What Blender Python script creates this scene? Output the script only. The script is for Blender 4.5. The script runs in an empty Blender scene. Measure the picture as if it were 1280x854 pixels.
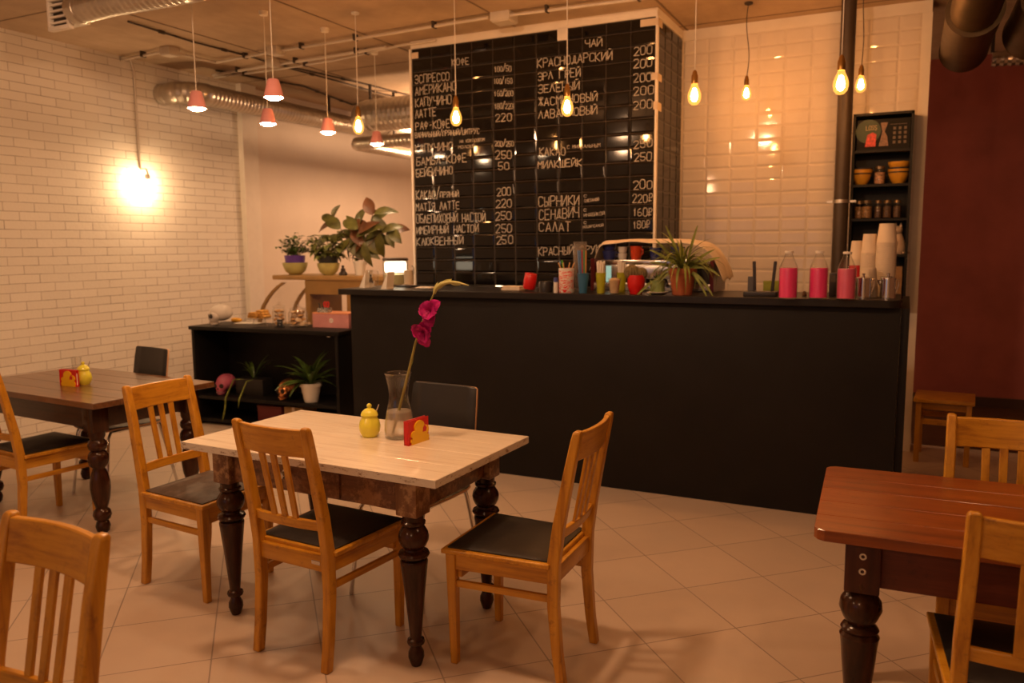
import bpy, bmesh, math, random
from mathutils import Vector, Matrix
random.seed(7)
PI = math.pi
C = bpy.context.scene.collection
sc = bpy.context.scene

# ------------------------------------------------------------------ camera
EYE = Vector((0, 0, 1.6)); FPX = 1000.6
def cam_rows(pitch, yaw, roll):
    cp, sp, cy, sy = math.cos(pitch), math.sin(pitch), math.cos(yaw), math.sin(yaw)
    fw = Vector((-sy*cp, cy*cp, -sp)); rt = Vector((cy, sy, 0)); up = rt.cross(fw)
    c, s = math.cos(roll), math.sin(roll)
    return rt*c + up*s, up*c - rt*s, -fw
RT, UP, BK = cam_rows(.119645, .456881, -.0076214)
cam = bpy.data.objects.new('camera', bpy.data.cameras.new('camera')); C.objects.link(cam)
cam.matrix_world = Matrix(((RT.x, UP.x, BK.x, EYE.x), (RT.y, UP.y, BK.y, EYE.y), (RT.z, UP.z, BK.z, EYE.z), (0, 0, 0, 1)))
cam.data.sensor_width = 36; cam.data.lens = 36*FPX/1280; cam.data.clip_start = .05
cam.data.dof.use_dof = True; cam.data.dof.focus_distance = 3.0; cam.data.dof.aperture_fstop = 2.8
sc.camera = cam
def ray(px, py): return RT*((px-640)/FPX) - UP*((py-427)/FPX) - BK
def PZ(px, py, z):
    d = ray(px, py); return EYE + d*((z-EYE.z)/d.z)
def PY(px, py, y):
    d = ray(px, py); return EYE + d*(y/d.y)
def PX(px, py, x):
    d = ray(px, py); return EYE + d*(x/d.x)

# ------------------------------------------------------------------ world, exposure
sc.view_settings.view_transform = 'Standard'; sc.view_settings.look = 'None'
sc.view_settings.exposure = 0; sc.view_settings.gamma = 1; sc.view_settings.use_curve_mapping = False
w = bpy.data.worlds.new('dusk'); sc.world = w; w.use_nodes = True
w.node_tree.nodes['Background'].inputs[0].default_value = (.45, .62, 1, 1)
w.node_tree.nodes['Background'].inputs[1].default_value = .45
sc.cycles.max_bounces = 8; sc.cycles.sample_clamp_indirect = 4; sc.cycles.use_denoising = True
sc.cycles.caustics_reflective = False; sc.cycles.caustics_refractive = False
BULB_E = 520; PINK_E = 190; WALL_E = 480; ROOM_W = 58
def room_light(loc, watts, radius=.09):       # lamps of the same room that hang outside the frame
    l = bpy.data.lights.new('room_lamp', 'POINT'); l.energy = watts; l.color = (1, .56, .29); l.shadow_soft_size = radius
    o = bpy.data.objects.new('room_lamp', l); C.objects.link(o); o.location = loc
for p, k in (((-3.3, 1.9, 2.95), .75), ((-1.75, 2.3, 2.95), 1.65), ((.5, 2.3, 2.95), .40), ((-3.2, -1.2, 2.75), .55), ((-.6, -1.4, 2.75), .55),
             ((-4.9, 8.3, 2.7), 1.7), ((-3.2, 8.6, 2.7), .8)):
    room_light(p, ROOM_W*k)

# ------------------------------------------------------------------ materials
MATS = {}
class NT:
    def __init__(s, name):
        s.m = bpy.data.materials.new(name); s.m.use_nodes = True; s.t = s.m.node_tree
        s.b = s.t.nodes['Principled BSDF']; s.out = s.t.nodes['Material Output']
    def n(s, ty, **kw):
        k = s.t.nodes.new(ty)
        for a, v in kw.items(): setattr(k, a, v)
        return k
    def l(s, a, b): s.t.links.new(a, b)
    def coord(s, scale=(1, 1, 1), rot=(0, 0, 0), loc=(0, 0, 0), kind='Object'):
        tc = s.n('ShaderNodeTexCoord'); mp = s.n('ShaderNodeMapping')
        mp.inputs['Scale'].default_value = scale; mp.inputs['Rotation'].default_value = rot; mp.inputs['Location'].default_value = loc
        s.l(tc.outputs[kind], mp.inputs['Vector']); return mp.outputs[0]
    def noise(s, v, scale, detail=4, rough=.6):
        k = s.n('ShaderNodeTexNoise'); k.inputs['Scale'].default_value = scale; k.inputs['Detail'].default_value = detail
        k.inputs['Roughness'].default_value = rough; s.l(v, k.inputs['Vector']); return k.outputs[0]
    def ramp(s, f, stops):
        k = s.n('ShaderNodeValToRGB'); e = k.color_ramp.elements
        while len(e) < len(stops): e.new(.5)
        for i, (p, c) in enumerate(stops): e[i].position = p; e[i].color = (*c, 1) if len(c) == 3 else c
        s.l(f, k.inputs[0]); return k.outputs[0]
    def mix(s, f, a, b, mode='MIX'):
        k = s.n('ShaderNodeMix', data_type='RGBA', blend_type=mode)
        for v, i in ((f, 0), (a, 6), (b, 7)):
            if hasattr(v, 'links'): s.l(v, k.inputs[i])
            elif i: k.inputs[i].default_value = (*v, 1)
            else: k.inputs[0].default_value = v
        return k.outputs[2]
    def bump(s, h, strength=.3, dist=.01):
        k = s.n('ShaderNodeBump'); k.inputs['Strength'].default_value = strength; k.inputs['Distance'].default_value = dist
        s.l(h, k.inputs['Height']); s.l(k.outputs[0], s.b.inputs['Normal'])
    def base(s, c, rough=.5, metal=0, spec=.5):
        if hasattr(c, 'links'): s.l(c, s.b.inputs['Base Color'])
        else: s.b.inputs['Base Color'].default_value = (*c, 1)
        s.b.inputs['Roughness'].default_value = rough; s.b.inputs['Metallic'].default_value = metal
        s.b.inputs['Specular IOR Level'].default_value = spec
def plain(name, c, rough=.5, metal=0, spec=.5, vary=.12, coat=0, nscale=9):
    if name in MATS: return MATS[name]
    t = NT(name); v = t.coord(); f = t.noise(v, nscale)
    d = tuple(max(0, x*(1-vary)) for x in c); h = tuple(min(1, x*(1+vary)) for x in c)
    t.base(t.ramp(f, ((.3, d), (.7, h))), rough, metal, spec)
    if coat: t.b.inputs['Coat Weight'].default_value = coat
    MATS[name] = t.m; return t.m
def wood(name, c1, c2, c3, axis, rough=.4, wear=None, scale=1., coat=.0, wt=.57):
    """long grain along one local axis; wear = colour of rubbed patches"""
    if name in MATS: return MATS[name]
    t = NT(name); s = [38*scale]*3; s[axis] = 2.2*scale
    v = t.coord(tuple(s)); f = t.noise(v, 1, 6, .65)
    col = t.ramp(f, ((.28, c1), (.5, c2), (.74, c3)))
    big = t.noise(t.coord(), 5*scale, 3)
    col = t.mix(t.ramp(big, ((.35, (0, 0, 0)), (.75, (.5, .5, .5)))), col, c1)
    if wear:
        g = t.noise(t.coord((11, 11, 11)), 1.3, 8, .75)
        col = t.mix(t.ramp(g, ((wt, (0, 0, 0)), (wt+.1, (.6, .6, .6)))), col, wear)
    t.base(col, rough, 0, .5 if coat else .32); t.b.inputs['Coat Weight'].default_value = coat
    t.bump(f, .12, .004); MATS[name] = t.m; return t.m
def emit(name, c, e):
    t = NT(name); k = t.n('ShaderNodeEmission'); k.inputs[0].default_value = (*c, 1); k.inputs[1].default_value = e
    t.l(k.outputs[0], t.out.inputs[0]); return t.m
def thin_glass(name, tint=(.985, .985, .98), rough=.03, body=.0, bodycol=(.8, .8, .8)):
    if name in MATS: return MATS[name]
    t = NT(name); tr = t.n('ShaderNodeBsdfTransparent'); tr.inputs[0].default_value = (*tint, 1)
    gl = t.n('ShaderNodeBsdfGlossy'); gl.inputs[1].default_value = rough
    lw = t.n('ShaderNodeLayerWeight'); lw.inputs[0].default_value = .5
    pw = t.n('ShaderNodeMath', operation='POWER'); pw.inputs[1].default_value = 3.5; t.l(lw.outputs['Facing'], pw.inputs[0])
    fr = t.n('ShaderNodeMath', operation='MULTIPLY_ADD'); fr.inputs[1].default_value = .55; fr.inputs[2].default_value = .035; t.l(pw.outputs[0], fr.inputs[0])
    mx = t.n('ShaderNodeMixShader'); t.l(fr.outputs[0], mx.inputs[0]); t.l(tr.outputs[0], mx.inputs[1]); t.l(gl.outputs[0], mx.inputs[2])
    o = mx.outputs[0]
    if body:
        df = t.n('ShaderNodeBsdfDiffuse'); df.inputs[0].default_value = (*bodycol, 1)
        m2 = t.n('ShaderNodeMixShader'); m2.inputs[0].default_value = body; t.l(o, m2.inputs[1]); t.l(df.outputs[0], m2.inputs[2]); o = m2.outputs[0]
    t.l(o, t.out.inputs[0]); MATS[name] = t.m; return t.m

def m_floor():
    t = NT('floor_tiles'); a = math.radians(43.5); p0 = Vector((-.859, 3.571, 0)); S = .417
    q = Matrix.Rotation(-a, 3, 'Z') @ p0
    tc = t.n('ShaderNodeTexCoord'); mp = t.n('ShaderNodeMapping'); mp.inputs['Rotation'].default_value = (0, 0, -a)
    mp.inputs['Location'].default_value = (-q.x + 40*S, -q.y + 40*S, 0); t.l(tc.outputs['Object'], mp.inputs[0])
    b = t.n('ShaderNodeTexBrick', offset=0, squash=1); t.l(mp.outputs[0], b.inputs['Vector'])
    b.inputs['Scale'].default_value = 1; b.inputs['Brick Width'].default_value = S; b.inputs['Row Height'].default_value = S
    b.inputs['Mortar Size'].default_value = .0034; b.inputs['Mortar Smooth'].default_value = .3
    b.inputs['Color1'].default_value = (.61, .48, .375, 1); b.inputs['Color2'].default_value = (.57, .45, .35, 1); b.inputs['Mortar'].default_value = (.27, .205, .16, 1)
    f = t.noise(t.coord(), 3.2, 5); f2 = t.noise(t.coord(), 40, 3)
    col = t.mix(t.ramp(f, ((.3, (0, 0, 0)), (.75, (.35, .35, .35)))), b.outputs[0], (.44, .37, .32))
    t.base(col, .38, 0, .45); t.bump(f2, .03, .002); return t.m
def m_brick():
    t = NT('painted_brick'); tc = t.n('ShaderNodeTexCoord'); sx = t.n('ShaderNodeSeparateXYZ'); t.l(tc.outputs['Object'], sx.inputs[0])
    cx = t.n('ShaderNodeCombineXYZ'); t.l(sx.outputs[1], cx.inputs[0]); t.l(sx.outputs[2], cx.inputs[1])
    wob = t.noise(tc.outputs['Object'], 2.3, 3)
    ad = t.n('ShaderNodeVectorMath', operation='MULTIPLY_ADD'); ad.inputs[1].default_value = (.012, .012, 0)
    t.l(wob, ad.inputs[0]); t.l(cx.outputs[0], ad.inputs[2])
    b = t.n('ShaderNodeTexBrick', offset=.5); t.l(ad.outputs[0], b.inputs['Vector'])
    b.inputs['Scale'].default_value = 1; b.inputs['Brick Width'].default_value = .26; b.inputs['Row Height'].default_value = .0735
    b.inputs['Mortar Size'].default_value = .0026; b.inputs['Mortar Smooth'].default_value = .35
    n1 = t.noise(tc.outputs['Object'], 5, 4); n2 = t.noise(tc.outputs['Object'], 45, 4)
    mort = t.ramp(n1, ((.36, (.22, .17, .14)), (.62, (.50, .44, .38))))
    b.inputs['Color1'].default_value = (.80, .755, .69, 1); b.inputs['Color2'].default_value = (.75, .705, .64, 1); t.l(mort, b.inputs['Mortar'])
    t.base(b.outputs[0], .6, 0, .3)
    inv = t.n('ShaderNodeMath', operation='MULTIPLY_ADD'); inv.inputs[1].default_value = -1; t.l(b.outputs['Fac'], inv.inputs[0]); t.l(n2, inv.inputs[2])
    t.bump(inv.outputs[0], .5, .006); return t.m
def m_concrete():
    t = NT('ceiling_concrete'); v = t.coord(); f = t.noise(v, 1.6, 7, .65); g = t.noise(t.coord((1.2, .25, 1)), 4, 6)
    col = t.ramp(f, ((.25, (.36, .27, .185)), (.55, (.50, .38, .265)), (.8, (.60, .47, .34))))
    col = t.mix(t.ramp(g, ((.45, (0, 0, 0)), (.7, (.4, .4, .4)))), col, (.35, .26, .18))
    t.base(col, .85, 0, .2); t.bump(f, .25, .02); return t.m
def m_top_white():
    t = NT('whitewashed_boards'); v = t.coord((2.2, 42, 42)); f = t.noise(v, 1, 6, .7)
    col = t.ramp(f, ((.3, (.58, .47, .35)), (.45, (.73, .635, .51)), (.75, (.83, .75, .63))))
    g = t.noise(t.coord((3, 30, 20)), 1.1, 8, .8); col = t.mix(t.ramp(g, ((.575, (0, 0, 0)), (.70, (.75, .75, .75)))), col, (.36, .25, .15))
    t.base(col, .33, 0, .5); t.b.inputs['Coat Weight'].default_value = .25; t.bump(f, .12, .003); return t.m
def m_corrugated(name, c, rough=.3):
    t = NT(name); t.base(t.ramp(t.noise(t.coord(), 6), ((.3, tuple(x*.75 for x in c)), (.7, c))), rough, .9); MATS[name] = t.m; return t.m
M_FLOOR, M_BRICK, M_CONC, M_TOPW = m_floor(), m_brick(), m_concrete(), m_top_white()
plaster = plain('plaster', (.78, .72, .65), .75, 0, .25, .04)
plaster_pink = plain('pinkish_plaster', (.76, .67, .59), .75, 0, .25, .04, nscale=2)
red_paint = plain('dark_red_paint', (.40, .115, .10), .6, 0, .3, .15, nscale=2)
black_tile = plain('black_glazed_tile', (.006, .005, .0045), .07, 0, .5, .1)
side_tile = plain('brown_black_tile', (.012, .009, .007), .15, 0, .3, .1)
white_tile = plain('white_glazed_tile', (.74, .67, .60), .06, 0, .4, .03)
grout_dark = plain('dark_grout', (.12, .10, .085), .8)
grout_white = plain('pale_grout', (.72, .64, .54), .8)
chalk = plain('chalk', (.50, .47, .43), .95, 0, .1, .25, nscale=60)
counter_black = plain('black_counter_paint', (.0095, .0082, .0082), .55, 0, .25, .2, nscale=4)
laminate = plain('black_laminate', (.012, .010, .0095), .35, 0, .35, .2)
cab_black = plain('black_cabinet_board', (.008, .0066, .0062), .5, 0, .25, .2)
steel = plain('brushed_steel', (.62, .60, .58), .22, .95, .5, .08)
chrome = plain('chrome_tube', (.70, .69, .68), .14, 1, .5, .03)
zinc = m_corrugated('zinc_duct', (.62, .57, .50), .32)
brass = plain('brass', (.55, .32, .10), .3, .95)
pvc = plain('grey_conduit', (.60, .54, .47), .5, 0, .4, .06)
cable_dark = plain('dark_cable', (.05, .035, .025), .6)
cable_white = plain('white_cable', (.75, .7, .62), .6)
leather = plain('black_leatherette', (.018, .015, .014), .42, 0, .45, .3, nscale=30)
leather_worn = plain('worn_brown_leatherette', (.085, .062, .05), .55, 0, .35, .35, nscale=30)
HON = ((.33, .125, .008), (.60, .285, .018), (.72, .385, .04))
wz = wood('honey_wood_upright', *HON, 2, .36, (.20, .075, .012), 1, .2)
wx = wood('honey_wood_across', *HON, 0, .36, (.20, .075, .012), 1, .2)
wy = wood('honey_wood_along', *HON, 1, .36, None, 1, .25)
DRK = ((.016, .006, .003), (.042, .014, .006), (.08, .026, .010))
dk_z = wood('dark_lacquered_wood', *DRK, 2, .17, None, 1, 0)
dk_x = wood('dark_apron_wood', *DRK, 0, .35, None, 1, .2)
ap_x = wood('rubbed_brown_apron', (.05, .018, .008), (.13, .05, .02), (.22, .10, .04), 0, .35, (.38, .20, .09), .8, .05, .48)
ap_z = wood('rubbed_brown_block', (.08, .03, .014), (.17, .075, .032), (.28, .14, .06), 2, .35, (.52, .34, .18), .8, .05, .47)
top_dark = wood('dark_tabletop', (.09, .038, .016), (.16, .07, .028), (.22, .10, .042), 0, .3, None, 1, .3)
top_red = wood('reddish_tabletop', (.13, .032, .008), (.27, .068, .012), (.36, .115, .02), 0, .3, (.10, .04, .012), .6, .1)
yellow = plain('yellow_glaze', (.78, .74, .07), .2, 0, .5, .05, .4)
red = plain('red_lacquer', (.60, .012, .012), .35, 0, .5, .06)
yelpaint = plain('yellow_card', (.85, .52, .01), .45, 0, .4, .04)
white_cer = plain('white_ceramic', (.74, .70, .65), .25, 0, .5, .04)
paper = plain('white_paper', (.80, .75, .68), .7, 0, .2, .04)
cloth = plain('cream_cloth', (.72, .62, .50), .9, 0, .1, .1, nscale=14)
glass = thin_glass('clear_glass')
leafA = plain('green_leaf', (.075, .135, .025), .4, 0, .5, .45, nscale=14)
leafB = plain('variegated_leaf', (.17, .19, .055), .4, 0, .5, .6, nscale=24)
leafC = plain('bronze_leaf', (.085, .082, .018), .4, 0, .5, .55, nscale=12)
leafS = plain('spider_leaf', (.20, .235, .045), .45, 0, .4, .5, nscale=16)
terracotta = plain('terracotta', (.36, .10, .04), .7, 0, .3, .15)
soil = plain('soil', (.02, .013, .009), .95)
tape = plain('masking_tape', (.66, .55, .43), .7, 0, .2, .06)

# ------------------------------------------------------------------ mesh builder
class MB:
    def __init__(s): s.bm = bmesh.new()
    def box(s, x0, x1, y0, y1, z0, z1, bev=0, m=None):
        r = bmesh.ops.create_cube(s.bm, size=1)['verts']
        for v in r: v.co = Vector((x0+(v.co.x+.5)*(x1-x0), y0+(v.co.y+.5)*(y1-y0), z0+(v.co.z+.5)*(z1-z0)))
        if bev:
            ed = list({e for v in r for e in v.link_edges})
            g = bmesh.ops.bevel(s.bm, geom=ed, offset=bev, segments=2, profile=.6, affect='EDGES'); r = list({v for f in g['faces'] for v in f.verts} | {v for v in r if v.is_valid})
        if m is not None: bmesh.ops.transform(s.bm, matrix=m, verts=r)
        return s
    def frustum(s, c0, w0, d0, c1, w1, d1):
        """square-section tapered bar from c0 to c1"""
        vs = []
        for c, ww, dd in ((c0, w0, d0), (c1, w1, d1)):
            for a, b in ((-1, -1), (1, -1), (1, 1), (-1, 1)): vs.append(s.bm.verts.new((c[0]+a*ww/2, c[1]+b*dd/2, c[2])))
        for f in ((3, 2, 1, 0), (4, 5, 6, 7), (0, 1, 5, 4), (1, 2, 6, 5), (2, 3, 7, 6), (3, 0, 4, 7)): s.bm.faces.new([vs[i] for i in f])
        return s
    def loft(s, rings, cap=True, closed=False):
        R = [[s.bm.verts.new(p) for p in r] for r in rings]; n = len(R[0])
        for i in range(len(R)-(0 if closed else 1)):
            a, b = R[i], R[(i+1) % len(R)]
            for j in range(n): s.bm.faces.new((a[j], a[(j+1) % n], b[(j+1) % n], b[j]))
        if cap and not closed: s.bm.faces.new(R[0][::-1]); s.bm.faces.new(R[-1])
        return s
    def lathe(s, prof, n=28, at=(0, 0, 0), ax=None, ell=1.):
        """prof: (r, z) pairs from the bottom up; r 0 closes to a tip"""
        at = Vector(at); rot = ax.to_track_quat('Z', 'Y').to_matrix() if ax is not None else Matrix.Identity(3); R = []
        for r, z in prof:
            if r <= 1e-6: R.append([s.bm.verts.new(at + rot @ Vector((0, 0, z)))])
            else: R.append([s.bm.verts.new(at + rot @ Vector((r*math.cos(2*PI*i/n), ell*r*math.sin(2*PI*i/n), z))) for i in range(n)])
        for a, b in zip(R, R[1:]):
            if len(a) == 1 and len(b) == 1: continue
            for i in range(n):
                j = (i+1) % n
                if len(a) == 1: s.bm.faces.new((a[0], b[j], b[i]))
                elif len(b) == 1: s.bm.faces.new((a[i], a[j], b[0]))
                else: s.bm.faces.new((a[i], a[j], b[j], b[i]))
        return s
    def cyl(s, p0, p1, r0, r1=None, n=16):
        p0, p1 = Vector(p0), Vector(p1); d = p1-p0; L = d.length; r1 = r0 if r1 is None else r1
        return s.lathe([(0, 0), (r0, 0), (r1, L), (0, L)], n, p0, d)
    def tube(s, pts, r, n=8, taper=None):
        pts = [Vector(p) for p in pts]; rings = []; prev = None
        for i, p in enumerate(pts):
            d = (pts[min(i+1, len(pts)-1)] - pts[max(i-1, 0)]).normalized()
            if prev is None:
                a = d.orthogonal().normalized()
            else: a = (prev - d*prev.dot(d)).normalized()
            prev = a; b = d.cross(a); rr = (r if taper is None else r*taper[i])
            rings.append([p + (a*math.cos(2*PI*k/n) + b*math.sin(2*PI*k/n))*rr for k in range(n)])
        return s.loft(rings)
    def ball(s, c, r, sub=3, sc_=(1, 1, 1)):
        g = bmesh.ops.create_icosphere(s.bm, subdivisions=sub, radius=r)['verts']
        for v in g: v.co = Vector((v.co.x*sc_[0], v.co.y*sc_[1], v.co.z*sc_[2])) + Vector(c)
        return s
    def quad(s, *p): s.bm.faces.new([s.bm.verts.new(q) for q in p]); return s
    def prism(s, poly, y0, y1):
        """outline in x,z pushed from y0 to y1"""
        a = [s.bm.verts.new((x, y0, z)) for x, z in poly]; b = [s.bm.verts.new((x, y1, z)) for x, z in poly]; n = len(poly)
        s.bm.faces.new(a); s.bm.faces.new(b[::-1])
        for i in range(n): s.bm.faces.new((a[i], b[i], b[(i+1) % n], a[(i+1) % n]))
        return s
    def leaf(s, base, d, L, W, droop=.3, up=None, fold=.15, n=6, tip=1.):
        """a pointed, bent, folded leaf with two-sided blade"""
        base, d = Vector(base), Vector(d).normalized(); u = up or Vector((0, 0, 1))
        side = d.cross(u)
        if side.length < 1e-3: side = Vector((1, 0, 0))
        side.normalize(); nor = side.cross(d); p = base.copy(); rows = []; ang = 0
        for i in range(n+1):
            t = i/n; ww = W/2*math.sin(PI*min(1, (t*.93+.04)**(.8*tip)))
            dd = (d*math.cos(ang) - nor*math.sin(ang)); nn = (nor*math.cos(ang) + d*math.sin(ang))
            rows.append((p - side*ww + nn*ww*fold*2, p.copy(), p + side*ww + nn*ww*fold*2)); p = p + dd*(L/n); ang += droop*1.6/n
        R = [[s.bm.verts.new(q) for q in r] for r in rows]
        for a, b in zip(R, R[1:]):
            s.bm.faces.new((a[0], a[1], b[1], b[0])); s.bm.faces.new((a[1], a[2], b[2], b[1]))
        return s
    def build(s, name, mat, parent=None, smooth=None, bev=0, seg=2):
        bmesh.ops.recalc_face_normals(s.bm, faces=s.bm.faces)
        me = bpy.data.meshes.new(name); s.bm.to_mesh(me); s.bm.free(); me.materials.append(mat)
        if smooth is not None:
            me.shade_smooth() if smooth >= 180 else me.set_sharp_from_angle(angle=math.radians(smooth))
            if smooth < 180:
                for p in me.polygons: p.use_smooth = True
        o = bpy.data.objects.new(name, me); C.objects.link(o)
        if parent is not None: o.parent = parent
        if bev:
            b = o.modifiers.new('edge', 'BEVEL'); b.width = bev; b.segments = seg; b.limit_method = 'ANGLE'
        return o
SM = 40
def tag(o, label, cat, group=None, kind=None):
    o['label'] = label; o['category'] = cat
    if group: o['group'] = group
    if kind: o['kind'] = kind
    return o
def thing(name, label, cat, loc=(0, 0, 0), rz=0, group=None):
    o = bpy.data.objects.new(name, None); C.objects.link(o); o.location = loc; o.rotation_euler.z = rz
    o.empty_display_size = .1
    return tag(o, label, cat, group)
def dup(root, loc, rz, label, group=None):
    r = root.copy(); C.objects.link(r); r.location = loc; r.rotation_euler.z = rz; r['label'] = label
    if group: r['group'] = group
    for ch in list(root.children):
        c = ch.copy(); C.objects.link(c); c.parent = r
        for g in list(ch.children):
            d = g.copy(); C.objects.link(d); d.parent = c
    return r
def struct(o): o['kind'] = 'structure'; return o
def one(mb, name, mat, label, cat, loc=(0, 0, 0), rz=0, group=None, smooth=SM, bev=0):
    o = mb.build(name, mat, None, smooth, bev); o.location = loc; o.rotation_euler.z = rz; return tag(o, label, cat, group)

# ------------------------------------------------------------------ the room
XL, ZC, YM, YW = -6.5, 3.335, 6.0, 6.75          # left wall, ceiling, menu pier face, white tile wall
struct(MB().quad((-7.6, -4.2, 0), (4.6, -4.2, 0), (4.6, 11, 0), (-7.6, 11, 0)).build('floor', M_FLOOR))
struct(MB().box(-7.6, 4.6, -4.2, 11, ZC, ZC+.1).build('ceiling', M_CONC))
struct(MB().box(XL-.2, XL, -4.2, 6.62, 0, ZC).build('wall_left', M_BRICK))
struct(MB().box(XL-.35, XL-.06, 6.62, 11, 0, ZC).build('wall_left_rear', plaster_pink))
struct(MB().box(XL-.2, XL+.07, 6.6, 6.82, 0, ZC, .004).build('trim_1', plaster))
struct(MB().box(XL-.2, .1, 10.6, 10.8, 0, ZC).build('wall_back', plaster_pink))
struct(MB().box(-.1, 4.6, 8.9, 9.05, 0, ZC).build('wall_back_corridor', red_paint))
struct(MB().box(3.9, 4.1, -4.2, 9, 0, ZC).build('wall_right', plain('right_wall_paint', (.34, .22, .16), .7)))
struct(MB().box(.1, 3.9, 7.02, 8.9, 0, .004).build('floor_corridor', wood('corridor_dark_sheet', (.05, .02, .008), (.08, .035, .014), (.11, .05, .02), 0, .5)))  # darker sheet added over the tiles, making the corridor floor dark by colour
# wall behind the photographer with one big window opening
wf = MB(); wf.box(-7, -4.6, -3.9, -3.7, 0, ZC); wf.box(-4.6, -1.6, -3.9, -3.7, 0, .95); wf.box(-4.6, -1.6, -3.9, -3.7, 2.6, ZC)
wf.box(-1.6, 4.1, -3.9, -3.7, 0, ZC)
struct(wf.build('wall_front', plaster))
win = MB()
for x in (-4.6, -3.62, -2.62, -1.66): win.box(x, x+.06, -3.85, -3.76, .95, 2.6)
for z in (.95, 2.54): win.box(-4.6, -1.6, -3.85, -3.76, z, z+.06)
wo = struct(win.build('window_1', white_cer)); MB().box(-4.58, -1.62, -3.81, -3.805, .97, 2.58).build('pane', glass, wo)
# bevelled wall tiles laid in a straight grid
def tile_grid(mb, x0, z0, nx, nz, w_, h_, face, bev=.014, gap=.0025, depth=.006, axis='x', z_max=None, x_max=None):
    for i in range(nx):
        for j in range(nz):
            a0, a1, b0, b1 = x0+i*w_+gap/2, x0+(i+1)*w_-gap/2, z0+j*h_+gap/2, z0+(j+1)*h_-gap/2
            if z_max: b1 = min(b1, z_max)
            if x_max: a1 = min(a1, x_max)
            if b1-b0 < .035 or a1-a0 < .035: continue
            P = (lambda a, b, d: Vector((a, face-d, b))) if axis == 'x' else (lambda a, b, d: Vector((face+d, a, b)))
            tl = random.uniform(-.0006, .0006); tm = random.uniform(-.0006, .0006)
            o = [mb.bm.verts.new(P(a, b, .0012)) for a, b in ((a0, b0), (a1, b0), (a1, b1), (a0, b1))]
            q = [mb.bm.verts.new(P(a, b, depth + tl*sx_ + tm*sz_)) for a, b, sx_, sz_ in ((a0+bev, b0+bev, -1, -1), (a1-bev, b0+bev, 1, -1), (a1-bev, b1-bev, 1, 1), (a0+bev, b1-bev, -1, 1))]
            mb.bm.faces.new(q)
            for k in range(4): mb.bm.faces.new((o[k], o[(k+1) % 4], q[(k+1) % 4], q[k]))
PXL, PXR, ZT = -3.885, -1.74, 3.27                # pier edges and top of its tiles
struct(MB().box(PXL, PXR, YM, YW, 0, ZT+.002).build('wall_menu_pier', grout_dark))
struct(MB().box(PXL-.004, PXR+.012, YM-.014, YW, ZT, ZC-.001, .003).build('trim_2', plaster))
TW, TH = (PXR-PXL)/11, .1063
mb = MB(); tile_grid(mb, PXL, 3.18-30*TH, 11, 31, TW, TH, YM, z_max=ZT-.003)
struct(mb.build('wall_menu_tiles', black_tile))
mb = MB(); tile_grid(mb, YM+.03, 3.18-30*TH, 4, 31, .19, TH, PXR+.001, axis='y', z_max=ZT-.003, x_max=YW)
struct(mb.build('wall_menu_side_tiles', side_tile))
struct(MB().box(PXR-.002, PXR+.016, YM-.012, YM+.02, .0, ZT, .002).box(PXL-.022, PXL-.003, YM-.012, YM+.02, 0, ZT, .002).build('trim_3', paper))
WXR = .085
struct(MB().box(PXR-.3, WXR, YW, YW+.25, 0, ZC).build('wall_tiled', grout_white))
q0 = PY(880.5, 300, YW); q1 = PY(1041.3, 300, YW); WTW = (q1.x-q0.x)/5; WTH = .1035
zr = PY(941, 240+302/6.095, YW).z
mb = MB(); tile_grid(mb, q0.x-5*WTW, zr-18*WTH, 14, 40, WTW, WTH, YW, z_max=ZC-.085, x_max=WXR-.062)
struct(mb.build('wall_tiled_face', white_tile))
struct(MB().box(PXR, WXR, YW-.012, YW+.001, ZC-.085, ZC).box(WXR-.062, WXR+.004, YW-.008, YW+.001, 0, ZC-.085).build('trim_4', plaster))
struct(MB().box(1.18, 1.5, 8.55, 8.9, 0, ZC, .01).box(1.5, 2.4, 8.82, 8.9, 0, 2.4).build('trim_5', plain('dark_red_brown_frame', (.05, .012, .008), .5)))
# seams of the ceiling slabs
sm = MB()
for x in (-5.3, -4.1, -2.9, -1.7, -.5): sm.box(x, x+.014, -4, 10.5, ZC-.004, ZC)
for y in (1.4, 4.0, 6.6): sm.box(-6.5, 3.9, y, y+.012, ZC-.003, ZC)
struct(sm.build('trim_6', plain('slab_joint', (.20, .14, .09), .9)))

# ------------------------------------------------------------------ chalk lettering (stroke alphabet, x 0-4, y 0-6 or 7)
G = {'А': '002640 1232', 'Б': '4606 0600304142330 3', 'В': '000636454433 0333424130 00', 'Г': '000646', 'Д': '00014140 11263631', 'Е': '46060040 0333', 'Ж': '2026 0640 0046',
 'З': '05163645443342413010 01 1333', 'И': '06004640', 'Й': '06004640 1737', 'К': '0006 460340', 'Л': '002640', 'М': '0006234640', 'Н': '0006 4046 0343', 'О': '103041453616050110', 'П': '00064640',
 'Р': '00063645443303', 'С': '4536160501103041', 'Т': '0646 2026', 'У': '0623 461000', 'Ф': '2026 15354432120415', 'Х': '0046 0640', 'Ц': '060040 4640', 'Ч': '06041343 4640', 'Ш': '06004046 2026',
 'Ы': '060020313 22303 4640', 'Ь': '0600304142330 3', 'Э': '0516364541301001 1343', 'Ю': '0006 0313 203041453626151120', 'Я': '40461605041343 2300',
 '0': '103041453616050110', '1': '142620', '2': '05163645440040', '5': '46060333424130 1001', '6': '36150401103041423313 02', '8': '13334445361605041302011030414233', '/': '0047', '-': '1333', '₽': '101636454433 03 0131', 'L': '060040', 'S': '45361605044241301001', ' ': ''}
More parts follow.
